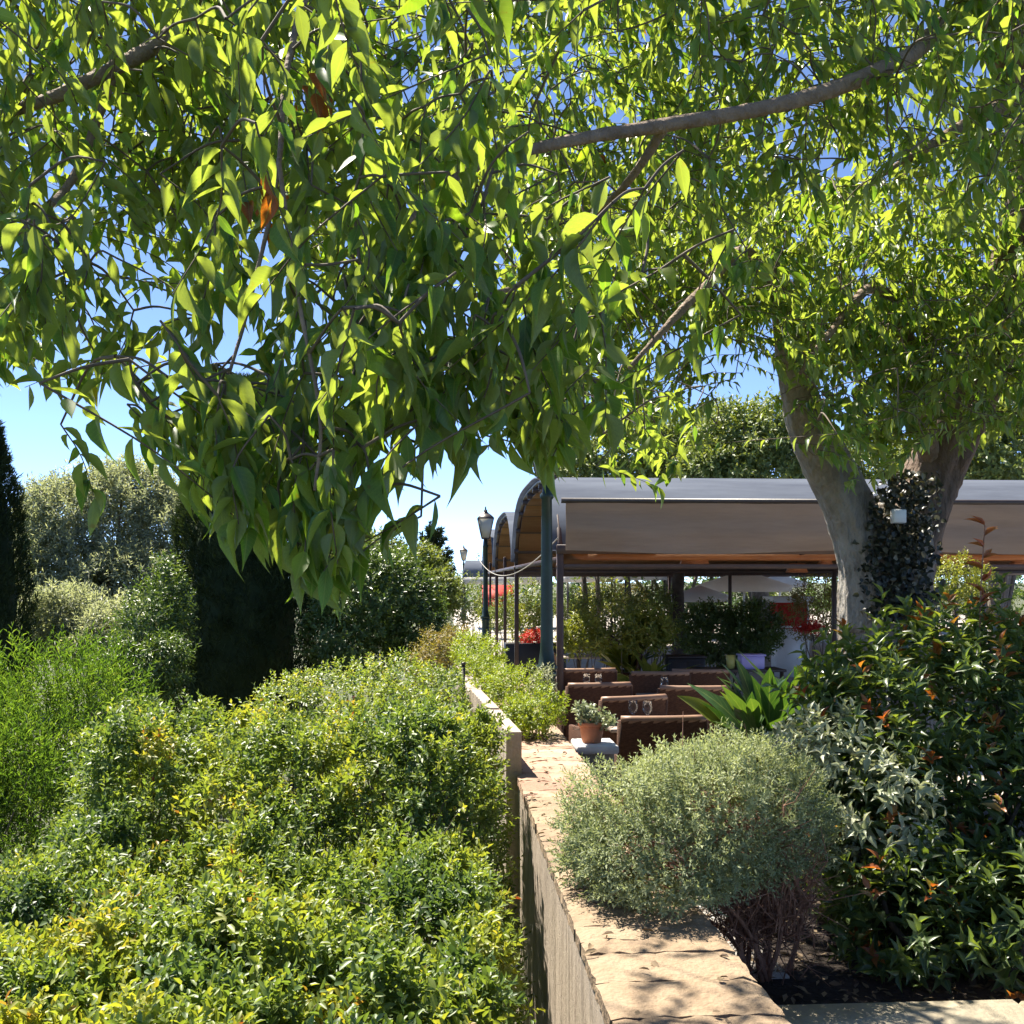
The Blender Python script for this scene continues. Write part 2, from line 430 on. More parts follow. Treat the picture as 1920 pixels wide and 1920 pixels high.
M['green_iron'] = solid('green_iron', (0.016, 0.042, 0.032), (0.009, 0.022, 0.018), 6.0, 0.42, bump=0.06, spec=0.45)
M['lantern_glass'] = solid('lantern_glass', (0.72, 0.69, 0.60), (0.62, 0.59, 0.5), 5.0, 0.25, trans=0.45)
M['canvas'] = solid('canvas', (0.33, 0.24, 0.17), (0.25, 0.178, 0.124), 2.5, 0.85, bump=0.15, stretch=(0.5, 1, 4), trans=0.12)
M['roof_sheet'] = solid('roof_sheet', (0.24, 0.27, 0.33), (0.14, 0.16, 0.21), 1.4, 0.9, bump=0.1, spec=0.08, trans=0.5, stretch=(0.4, 1.5, 1))
M['lining'] = solid('lining', (0.40, 0.215, 0.10), (0.27, 0.135, 0.065), 9.0, 0.6, bump=0.2, stretch=(0.4, 4, 4), trans=0.4)
M['lamp_wood'] = solid('lamp_wood', (0.50, 0.20, 0.085), (0.34, 0.13, 0.06), 9.0, 0.6, trans=0.2)
M['white_cloth'] = solid('white_cloth', (0.82, 0.81, 0.79), (0.74, 0.73, 0.71), 3.0, 0.7, trans=0.5)
M['red_cloth'] = solid('red_cloth', (0.62, 0.045, 0.025), (0.48, 0.03, 0.02), 4.0, 0.7, trans=0.35)
M['white_paint'] = solid('white_paint', (0.78, 0.78, 0.77), (0.70, 0.70, 0.69), 6.0, 0.4)
M['lilac'] = solid('lilac', (0.48, 0.42, 0.75), (0.40, 0.35, 0.66), 6.0, 0.4)
M['yellow_cup'] = solid('yellow_cup', (0.50, 0.48, 0.14), (0.42, 0.4, 0.1), 6.0, 0.4)
M['plaster'] = solid('plaster', (0.60, 0.50, 0.43), (0.52, 0.43, 0.36), 2.0, 0.85, bump=0.1)
M['roof_tile'] = solid('roof_tile', (0.36, 0.17, 0.10), (0.26, 0.12, 0.075), 6.0, 0.8, bump=0.3)
M['black_plastic'] = solid('black_plastic', (0.022, 0.022, 0.024), (0.014, 0.014, 0.016), 6.0, 0.45)
M['grey_box'] = solid('grey_box', (0.55, 0.56, 0.56), (0.47, 0.48, 0.48), 6.0, 0.5)
M['wire'] = solid('wire', (0.45, 0.42, 0.36), None, 6.0, 0.6)
def glass_mat():
    m, nt, out = nodes('clear_glass')
    g = nt.nodes.new('ShaderNodeBsdfGlass'); g.inputs['Roughness'].default_value = 0.02; g.inputs['IOR'].default_value = 1.35
    t = nt.nodes.new('ShaderNodeBsdfTransparent'); t.inputs[0].default_value = (0.94, 0.95, 0.95, 1)
    mx = nt.nodes.new('ShaderNodeMixShader'); mx.inputs[0].default_value = 0.55
    nt.links.new(g.outputs[0], mx.inputs[1]); nt.links.new(t.outputs[0], mx.inputs[2]); nt.links.new(mx.outputs[0], out.inputs[0])
    return m
M['glass'] = glass_mat()

# ------------------------------------------------------------------ leaf machinery
def template(ts, ws, droop=0.12, fold=0.22):
    """leaf along +Y, length 1, half width given by ws; two end points and rows of three"""
    v = [(0, 0, 0)]; uv = [(0, 0)]; f = []
    rows = []
    for t, w in zip(ts, ws):
        z = -droop * t * t
        i = len(v)
        v += [(-w, t, z + fold * w), (0, t, z), (w, t, z + fold * w)]
        uv += [(-w * 2, t), (0, t), (w * 2, t)]
        rows.append(i)
    v.append((0, 1, -droop * 1.15)); uv.append((0, 1)); tip = len(v) - 1
    a = rows[0]
    f += [(0, a + 1, a), (0, a + 2, a + 1)]
    for a, b in zip(rows, rows[1:]):
        f += [(a, a + 1, b + 1), (a, b + 1, b), (a + 1, a + 2, b + 2), (a + 1, b + 2, b + 1)]
    a = rows[-1]
    f += [(a, a + 1, tip), (a + 1, a + 2, tip)]
    return np.array(v, float), np.array(f, int), np.array(uv, float)

T_HI = template([0.08, 0.2, 0.36, 0.54, 0.72, 0.87], [0.20, 0.40, 0.5, 0.43, 0.24, 0.08], 0.22, 0.35)
T_HI2 = template([0.08, 0.2, 0.36, 0.54, 0.72, 0.87], [0.22, 0.42, 0.5, 0.42, 0.22, 0.07], 0.42, 0.5)
T_MID = template([0.15, 0.42, 0.74], [0.34, 0.5, 0.22], 0.22, 0.35)
T_HI3 = template([0.08, 0.2, 0.36, 0.54, 0.72, 0.87], [0.18, 0.36, 0.5, 0.45, 0.27, 0.09], 0.05, 0.12)
T_MID2 = template([0.15, 0.42, 0.74], [0.32, 0.5, 0.24], 0.05, 0.12)
T_LOW = template([0.42], [0.5], 0.1, 0.3)
T_OVAL = template([0.22, 0.62], [0.44, 0.46], 0.12, 0.3)
T_FLAT = (np.array([(0, 0, 0), (0.5, 0.45, 0.06), (0, 1, -0.05), (-0.5, 0.45, 0.06)], float), np.array([(0, 1, 2), (0, 2, 3)]), np.array([(0, 0), (1, 0.45), (0, 1), (-1, 0.45)], float))

def put(geo, tp, pos, dr, nm, L, Wd, rnd):
    v, f, uv = tp
    n = len(pos)
    if n == 0: return
    y = nrmz(dr); x = nrmz(np.cross(y, nm)); z = np.cross(x, y)
    P = pos[:, None, :] + v[None, :, 0:1] * x[:, None, :] * Wd[:, None, None] + v[None, :, 1:2] * y[:, None, :] * L[:, None, None] + v[None, :, 2:3] * z[:, None, :] * L[:, None, None]
    k = len(v)
    fi = (f[None] + (np.arange(n) * k)[:, None, None]).reshape(-1, 3)
    geo.add(P.reshape(-1, 3), fi, None, np.repeat(rnd, k), np.tile(uv, (n, 1)))

def sprigs(base, dr, m, slen, L, ratio, rng, a0=78, a1=28, up=0.4, jit=0.25, taper=0.45):
    """m leaves set spirally round each short shoot; returns leaf arrays"""
    n = len(base)
    dr = nrmz(dr)
    ref = np.where(np.abs(dr[:, 2:3]) < 0.9, np.array([[0, 0, 1.0]]), np.array([[1.0, 0, 0]]))
    u = nrmz(np.cross(dr, ref)); w = np.cross(dr, u)
    j = np.arange(m)
    t = (j + 0.6) / m
    az = (j * 2.4)[None] + rng.uniform(0, 6.28, (n, 1)) + rng.normal(0, 0.3, (n, m))
    an = np.radians(a0 + (a1 - a0) * t)[None] + rng.normal(0, 0.18, (n, m))
    rad = u[:, None] * np.cos(az)[..., None] + w[:, None] * np.sin(az)[..., None]
    ld = dr[:, None] * np.cos(an)[..., None] + rad * np.sin(an)[..., None]
    sl = (slen if np.isscalar(slen) else slen[:, None]) * np.ones((n, 1))
    pos = base[:, None] + dr[:, None] * (sl * t[None])[..., None]
    nm = dr[:, None] * np.sin(an)[..., None] - rad * np.cos(an)[..., None]
    nm = nm + np.array([0, 0, up]) + rng.normal(0, jit, nm.shape)
    ld = ld + rng.normal(0, jit * 0.5, ld.shape)
    ll = L * (1 - taper * t)[None] * rng.uniform(0.75, 1.2, (n, m))
    return pos.reshape(-1, 3), ld.reshape(-1, 3), nm.reshape(-1, 3), ll.ravel(), (ll * ratio * rng.uniform(0.85, 1.15, (n, m))).ravel(), np.repeat(np.arange(n), m), np.tile(t, n)

def leaf_parts(parent, tp_list, mat, arrs, sel, nvar=10, name='leaf', base_rnd=None):
    """single leaves as children that share a few meshes"""
    pos, dr, nm, L, Wd, rnd = arrs
    order = np.argsort(rnd[sel])
    groups = np.array_split(np.asarray(sel)[order], nvar)
    y = nrmz(dr); x = nrmz(np.cross(y, nm)); z = np.cross(x, y)
    for g_i, g in enumerate(groups):
        if len(g) == 0: continue
        tp = tp_list[g_i % len(tp_list)]
        ge = Geo(); ge.add(tp[0], tp[1], None, float(np.median(rnd[g])), tp[2])
        me = ge.mesh(name, mat, True)
        for k in g:
            o = bpy.data.objects.new(name, me)
            m4 = Matrix.Identity(4)
            X = x[k] * Wd[k]; Y = y[k] * L[k]; Z = z[k] * L[k]
            for r_ in range(3):
                m4[r_][0] = X[r_]; m4[r_][1] = Y[r_]; m4[r_][2] = Z[r_]; m4[r_][3] = pos[k][r_]
            col.objects.link(o)
            o.parent = parent
            o.matrix_parent_inverse = parent.matrix_basis.inverted()
            o.matrix_basis = m4

def nearest_parts(arrs, n, lo=0, hi=1920):
    """the n leaves that show largest and lie in the frame"""
    px, py, d = pix(arrs[0])
    s = arrs[3] / np.maximum(d, 0.3)
    ok = (px > lo + 5) & (px < hi - 5) & (py > 5) & (py < 1915) & (d > 0.5)
    s = np.where(ok, s, -1)
    idx = np.argsort(-s)[:n]
    return idx[s[idx] > 0]

def rnd_per(rng, ids, n, spread=0.5, clump=None):
    b = rng.uniform(0, 1, n) if clump is None else clump
    return np.clip(b[ids] * spread + rng.uniform(0, 1, len(ids)) * (1 - spread), 0, 1)

def lobes_points(lobes, n, rng, amp=0.2, shell=(0.55, 1.0), seed=1, zmin=-9):
    """points and outward directions through the outer layers of lumpy lobes"""
    vol = np.array([(r[0] * r[1] + r[1] * r[2] + r[0] * r[2]) for _, r in lobes])
    cnt = np.maximum((vol / vol.sum() * n).astype(int), 4)
    Ps, Ds, U = [], [], []
    for k, ((c, r), m) in enumerate(zip(lobes, cnt)):
        dr = nrmz(rng.normal(size=(m, 3)))
        rr = 1 + amp * lump(dr, 1.3, seed + k) + amp * 0.7 * lump(dr, 0.55, seed + 50 + k)
        u = shell[0] + (shell[1] - shell[0]) * rng.uniform(0, 1, m) ** 0.55
        P = np.array(c) + dr * np.array(r) * (rr * u)[:, None]
        D = nrmz(dr / np.array(r))
        ins = np.zeros(m, bool)
        for q, (c2, r2) in enumerate(lobes):
            if q != k:
                ins |= (((P - np.array(c2)) / np.array(r2)) ** 2).sum(1) < 0.45
        keep = ~ins & (P[:, 2] > zmin)
        Ps.append(P[keep]); Ds.append(D[keep]); U.append(u[keep])
    return np.concatenate(Ps), np.concatenate(Ds), np.concatenate(U)

def shrub(name, label, cat, lobes, n, mat, leaf=(0.04, 0.45), m=7, slen=0.09, up=0.5, amp=0.2, tp=T_LOW, seed=1, shell=(0.5, 1.0), zmin=0.0, stems=7, stem_r=0.012, parts=0, stem_mat='bark_twig', group=None, base=None, fol_name='foliage', upbias=0.35, trunk=None, a0=78, a1=28, rmap=None):
    rng = np.random.default_rng(seed)
    P, D, u = lobes_points(lobes, n, rng, amp, shell, seed, zmin)
    D = nrmz(D + np.array([0, 0, upbias]) + rng.normal(0, 0.3, D.shape))
    c0 = np.mean([np.array(c) for c, _ in lobes], 0)
    b = base if base is not None else (c0[0], c0[1], max(zmin, 0.0) if zmin > -5 else 0)
    root = empty(name, b, label, cat, group)
    pos, ld, nm, L, Wd, ids, t = sprigs(P - D * slen * 0.5, D, m, slen, leaf[0], leaf[1], rng, up=up, a0=a0, a1=a1)
    cl = np.clip(0.5 + 0.55 * lump(P, 0.35 * max(r[0] for _, r in lobes), seed + 9) + rng.normal(0, 0.12, len(P)), 0, 1)
    rnd = rnd_per(rng, ids, len(P), 0.55, cl)
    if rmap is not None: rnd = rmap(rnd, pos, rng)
    arrs = (pos, ld, nm, L, Wd, rnd)
    sel = nearest_parts(arrs, parts) if parts else np.array([], int)
    keep = np.ones(len(pos), bool); keep[sel] = False
    g = Geo(); put(g, tp, pos[keep], ld[keep], nm[keep], L[keep], Wd[keep], rnd[keep])
    world_child(g.build(fol_name, mat, None, True, 'stuff'), root)
    if len(sel): leaf_parts(root, [T_OVAL, T_MID], mat, arrs, sel)
    # woody stems from the ground into the lobes
    g = Geo()
    if stems:
        for k in range(stems):
            c, r = lobes[k % len(lobes)]
            e = np.array(c) + nrmz(rng.normal(size=3) + np.array([0, 0, 0.6])) * np.array(r) * 0.75
            a = np.array(b) + np.array([rng.normal(0, 0.05), rng.normal(0, 0.05), -0.02])
            mid = (a + e) / 2 + np.array([rng.normal(0, 0.08), rng.normal(0, 0.08), -0.05])
            g.tube(crom([a, mid, e], 5), np.linspace(stem_r, stem_r * 0.3, 11), 5)
    world_child(g.build('stems' if trunk is None else 'branches', M[stem_mat], None, True, 'stuff'), root) if stems else None
    if trunk:
        g = Geo(); tp_, tr_ = trunk
        g.tube(crom(tp_, 6), np.interp(np.linspace(0, 1, 6 * (len(tp_) - 1) + 1), np.linspace(0, 1, len(tr_)), tr_), 12, jit=0.04)
        world_child(g.build('trunk', M[stem_mat], None, True), root)
    return root

# ------------------------------------------------------------------ the setting
g = Geo(); g.add([(-900, -200, -0.72), (900, -200, -0.72), (900, 1600, -0.72), (-900, 1600, -0.72)], None, [(0, 1, 2, 3)])
tag(g.build('ground', M['garden']), kind='structure')
g = Geo(); g.box((0.60, 3.9, -0.7), (30, 75, 0.0))
tag(g.build('terrace', M['paving']), kind='structure')

# terrace paving slabs near the wall and tables
slab = empty('paving', (1, 4, 0)); tag(slab, kind='structure')
rr = np.random.default_rng(3)
y = 4.3
while y < 15.0:
    x = 1.05 + rr.uniform(-0.1, 0.1)
    while x < 7.0:
        w_ = rr.uniform(0.5, 0.8)
        g = Geo(); g.box((x + 0.006, y + 0.006, -0.02), (x + w_ - 0.006, y + 0.594, 0.012 + rr.uniform(0, 0.003)), rr.uniform(0, 1), bev=0.004)
        world_child(g.build('slab', M['paving']), slab)
        x += w_
    y += 0.6

# garden wall: fluted concrete body, stone coping pieces
wall = empty('garden_wall', (0.62, 4, -0.7), 'low beige garden wall with striped concrete side and stone top beside hedge', 'wall')
def ribbed(x, y0, y1, z0, z1, x_back, seed, cols, sign=-1, z1b=None, xb=None):
    """wall body whose left face carries uneven vertical board marks"""
    r = np.random.default_rng(seed)
    g = Geo()
    ys = np.linspace(y0, y1, cols)
    dep = np.repeat(r.uniform(0, 1, cols // 2 + 1), 2)[:cols] * 0.007 + r.uniform(0, 0.003, cols)
    xs = x + ((xb if xb is not None else x) - x) * (ys - y0) / (y1 - y0) + dep
    rows = 7
    zt = z1 + ((z1b if z1b is not None else z1) - z1) * (ys - y0) / (y1 - y0)
    V = []
    for k in range(rows):
        f_ = k / (rows - 1)
        V.append(np.stack([xs + r.normal(0, 0.0016, cols), ys, z0 + (zt - z0) * f_], 1))
    V = np.array(V)
    i = np.arange(cols - 1); q = []
    for k in range(rows - 1):
        q.append(np.stack([k * cols + i, (k + 1) * cols + i, (k + 1) * cols + i + 1, k * cols + i + 1], 1))
    g.add(V.reshape(-1, 3), None, np.concatenate(q), 0.5)
    back = np.stack([np.full(cols, 0.0) + x_back + ((xb if xb is not None else x) - x) * (ys - y0) / (y1 - y0), ys, zt], 1)
    top = V[-1]
    g.add(np.concatenate([top, back]), None, np.stack([i, cols + i, cols + i + 1, i + 1], 1))
    low = back.copy(); low[:, 2] = z0
    g.add(np.concatenate([back, low]), None, np.stack([i, cols + i, cols + i + 1, i + 1], 1))
    for e in (0, cols - 1):
        g.add([V[0][e], V[-1][e], back[e], low[e]], None, [(0, 1, 2, 3)])
    return g
world_child(ribbed(0.412, 0.9, 6.02, -0.7, 0.795, 0.82, 5, 300).build('wall_body', M['concrete']), wall)
world_child(ribbed(0.43, 6.02, 12.6, -0.7, 0.795, 0.82, 6, 320).build('wall_body', M['concrete']), wall)
# coping stones across the wall top
rr = np.random.default_rng(11)
y = 0.9
k = 0
while y < 12.4:
    dl = rr.uniform(0.10, 0.30) if y < 7.5 else 0.5
    pink = 5.2 < y < 7.2
    cuts = [0.404, 0.836]
    if rr.uniform() < 0.4: cuts.insert(1, rr.uniform(0.55, 0.7))
    for a, b in zip(cuts, cuts[1:]):
        g = Geo()
        nx = max(3, int((b - a) / 0.03)); ny = max(4, int(dl / 0.03))
        ex = np.linspace(a + 0.0015, b - 0.0015, nx); ey = np.linspace(y + 0.0015, y + dl - 0.002, ny)
        h0 = 0.843 + rr.uniform(-0.0012, 0.0012)
        Z = h0 + rr.normal(0, 0.0022, (ny, nx))
        Z[0] -= 0.002; Z[-1] -= 0.002; Z[:, 0] -= 0.006; Z[:, -1] -= 0.006
        XX, YY = np.meshgrid(ex, ey); XX = XX + rr.normal(0, 0.0025, XX.shape); YY = YY + rr.normal(0, 0.004, YY.shape)
        Vt = np.stack([XX, YY, Z], -1).reshape(-1, 3)
        q = [(r_ * nx + c, r_ * nx + c + 1, (r_ + 1) * nx + c + 1, (r_ + 1) * nx + c) for r_ in range(ny - 1) for c in range(nx - 1)]
        g.add(Vt, None, q, rr.uniform(0, 1))
        rim = [c for c in range(nx)] + [r_ * nx + nx - 1 for r_ in range(1, ny)] + [(ny - 1) * nx + c for c in range(nx - 2, -1, -1)] + [r_ * nx for r_ in range(ny - 2, 0, -1)]
        top = Vt[rim]; bot = top.copy(); bot[:, 2] = 0.797
        n_ = len(rim)
        g.add(np.concatenate([top, bot]), None, [(i, n_ + i, n_ + (i + 1) % n_, (i + 1) % n_) for i in range(n_)], rr.uniform(0, 1))
        world_child(g.build('coping_stone', M['coping_pink'] if pink else M['coping']), wall)
    y += dl
    k += 1
g = Geo(); g.box((0.415, 0.9, 0.796), (0.825, 12.5, 0.835)); world_child(g.build('mortar_bed', M['mortar']), wall)

# raised panels on the left edge of the wall, holding the planting trough
par = empty('trough_panel', (0.33, 7, 0.3), 'raised striped concrete panels along the wall edge below lime green plants', 'wall')
for k, (y0, y1, xa, xb, z1) in enumerate([(6.0, 7.05, 0.345, 0.285, 1.075), (7.07, 8.35, 0.282, 0.20, 1.085), (8.37, 11.0, 0.197, 0.13, 1.05)]):
    world_child(ribbed(xa, y0, y1, -0.1, z1, 0.432 - (xb - xa) * 0 if k == 0 else xa + 0.08, 20 + k, 60, xb=xb).build('panel', M['concrete']), par)

# bed at the right with kerb, soil and pale gravel
g = Geo(); g.box((0.84, 3.36, -0.7), (9.0, 7.0, 0.50)); tag(g.build('flower_bed_soil', M['soil']), kind='structure')
kerb = empty('kerb', (2, 3.2, 0), 'beige stone kerb in front of the dark soil bed', 'kerb')
x = 0.842; rr = np.random.default_rng(5)
for k in range(6):
    w_ = rr.uniform(0.8, 1.0)
    g = Geo(); g.box((x, 3.12, -0.7), (x + w_ - 0.006, 3.355, 0.585 + rr.uniform(-0.004, 0.004)), rr.uniform(0, 1), bev=0.012)
    world_child(g.build('kerb_stone', M['kerb']), kerb); x += w_
g = Geo(); g.box((0.838, 3.80, 0.3), (1.22, 5.2, 0.508)); tag(g.build('gravel_strip', M['pale_gravel']), kind='structure')
# leaf litter on the soil
rng = np.random.default_rng(31)
n = 2200
pos = np.stack([rng.uniform(0.9, 4.0, n), rng.uniform(3.4, 5.2, n), np.full(n, 0.506) + rng.uniform(0, 0.012, n)], 1)
g = Geo(); a = rng.uniform(0, 6.28, n)
put(g, T_FLAT, pos, np.stack([np.cos(a), np.sin(a), rng.normal(0, 0.2, n)], 1), np.array([[0, 0, 1.0]]) + rng.normal(0, 0.3, (n, 3)), rng.uniform(0.02, 0.06, n), rng.uniform(0.01, 0.025, n), rng.uniform(0, 1, n))
tag(g.build('leaf_litter', M['litter']), 'dry brown leaf litter scattered on the dark soil bed', 'leaf litter', kind='stuff')

n = 130
pos = np.stack([rng.uniform(0.42, 0.82, n), rng.uniform(2.3, 6.8, n), np.full(n, 0.849) + rng.uniform(0, 0.004, n)], 1)
g = Geo(); a = rng.uniform(0, 6.28, n)
put(g, T_OVAL, pos, np.stack([np.cos(a), np.sin(a), rng.normal(0, 0.12, n)], 1), np.array([[0, 0, 1.0]]) + rng.normal(0, 0.25, (n, 3)), rng.uniform(0.012, 0.05, n), rng.uniform(0.006, 0.02, n), rng.uniform(0, 1, n))
tag(g.build('fallen_leaves', M['litter']), 'small dry fallen leaves scattered along the stone wall top', 'leaf litter', kind='stuff')
# ------------------------------------------------------------------ big shade tree (trunk right, boughs overhead)
tree = empty('shade_tree', W(1665, 1640, 7.0) * np.array([1, 1, 0]), 'large leafy shade tree with forked grey trunk and boughs hanging overhead', 'tree')
def limb(name, pts, rad, seg=14, mat='bough', n=8, jit=0.07):
    p = crom([W(*q) for q in pts], n)
    rr_ = np.interp(np.linspace(0, 1, len(p)), np.linspace(0, 1, len(rad)), rad)
    g = Geo(); g.tube(p, rr_, seg if mat == 'bough' else 40, jit=jit if mat == 'bough' else 0.016, ridge=0.03 if mat == 'bough' else 0.05)
    world_child(g.build(name, M[mat], None, True), tree)
    return p
skel = []
tr_pts = [W(1668, 1640, 7.0), W(1664, 1400, 7.0), W(1660, 1250, 7.0), W(1660, 1120, 7.0), W(1668, 1030, 7.0), W(1690, 960, 7.0)]
tr_pts[0][2] = -0.05
p = crom(tr_pts, 9); g = Geo(); g.tube(p, np.interp(np.linspace(0, 1, len(p)), [0, .15, .5, .8, 1], [0.38, 0.31, 0.285, 0.28, 0.20]), 44, jit=0.016, ridge=0.05)
world_child(g.build('trunk', M['bark'], None, True), tree)
limb('branch', mat='lit_pale_bark', jit=0.025, pts=[(1628, 1180, 6.95), (1622, 1060, 6.92), (1590, 950, 6.85), (1545, 860, 6.75), (1510, 780, 6.65), (1488, 690, 6.5), (1470, 580, 6.3), (1450, 470, 6.1)], rad=[0.17, 0.165, 0.155, 0.135, 0.105, 0.075, 0.045])
skel.append(limb('branch', mat='shaded_brown_bark', jit=0.025, pts=[(1690, 1100, 7.05), (1712, 990, 7.05), (1748, 890, 7.1), (1795, 790, 7.0), (1850, 660, 6.8), (1925, 430, 6.3), (1960, 200, 5.8), (1900, 20, 5.4)], rad=[0.19, 0.185, 0.18, 0.17, 0.155, 0.13, 0.11]))
skel.append(limb('branch', [(1950, 300, 6.1), (1830, 40, 5.4), (1700, 108, 3.75), (1560, 168, 3.4), (1420, 205, 3.2), (1240, 236, 3.05), (1100, 258, 2.9), (980, 285, 2.75), (860, 330, 2.6), (760, 420, 2.5), (690, 520, 2.3)], [0.075, 0.045, 0.027, 0.024, 0.022, 0.019, 0.016, 0.0135, 0.011, 0.008, 0.005]))
skel.append(limb('branch', [(1900, 20, 5.4), (1700, -220, 5.0), (1300, -380, 4.4), (900, -300, 3.7), (640, -140, 3.2), (420, -10, 2.9), (300, 78, 2.75), (215, 128, 2.65), (100, 182, 2.6), (0, 218, 2.5), (-160, 300, 2.4)], [0.11, 0.10, 0.08, 0.06, 0.036, 0.022, 0.02, 0.0175, 0.015, 0.012, 0.008]))
skel.append(limb('branch', [(1478, 640, 6.4), (1445, 540, 6.2), (1395, 470, 5.7), (1330, 530, 5.2), (1270, 590, 4.9), (1180, 690, 4.7)], [0.05, 0.036, 0.028, 0.022, 0.018, 0.009], 10))
skel.append(limb('branch', [(1748, 890, 7.1), (1700, 640, 6.4), (1640, 540, 6.0), (1560, 620, 5.6), (1500, 700, 5.4)], [0.08, 0.045, 0.03, 0.02, 0.01], 10))
skel.append(limb('branch', [(1250, 235, 3.06), (1170, 350, 3.2), (1080, 430, 3.5), (980, 530, 3.4), (900, 552, 3.2), (830, 566, 3.0), (740, 555, 2.7), (660, 480, 2.4)], [0.015, 0.011, 0.009, 0.008, 0.007, 0.006, 0.005, 0.004], 10))
skel.append(limb('branch', [(1960, 200, 5.8), (2080, 120, 5.2), (1900, 190, 4.8), (1800, 240, 4.5), (1650, 330, 4.3)], [0.07, 0.05, 0.035, 0.026, 0.01], 10))
skel.append(limb('branch', [(900, -300, 3.7), (740, -250, 3.0), (600, -60, 2.4), (540, 120, 2.15), (520, 330, 2.0), (470, 560, 1.95), (430, 700, 1.9)], [0.024, 0.014, 0.008, 0.006, 0.0045, 0.0035, 0.003], 9))
skel.append(limb('branch', [(215, 128, 2.65), (140, 330, 2.6), (40, 430, 2.4), (-60, 520, 2.2)], [0.014, 0.01, 0.007, 0.004], 8))
skel.append(limb('branch', [(690, 520, 2.3), (760, 640, 2.15), (880, 700, 2.1), (960, 740, 2.1)], [0.008, 0.006, 0.005, 0.003], 7))
skel.append(limb('branch', [(522, 300, 2.01), (560, 560, 1.88), (600, 780, 1.8), (590, 920, 1.78)], [0.0045, 0.004, 0.0035, 0.0025], 7))

rng = np.random.default_rng(41)
def in_poly(poly, n):
    P = np.array(poly, float); lo, hi = P.min(0), P.max(0); out = []
    while len(out) < n:
        c = rng.uniform(lo, hi)
        ins = False; j = len(P) - 1
        for i in range(len(P)):
            if (P[i][1] > c[1]) != (P[j][1] > c[1]) and c[0] < (P[j][0] - P[i][0]) * (c[1] - P[i][1]) / (P[j][1] - P[i][1]) + P[i][0]:
                ins = not ins
            j = i
        if ins: out.append(c)
    return np.array(out)

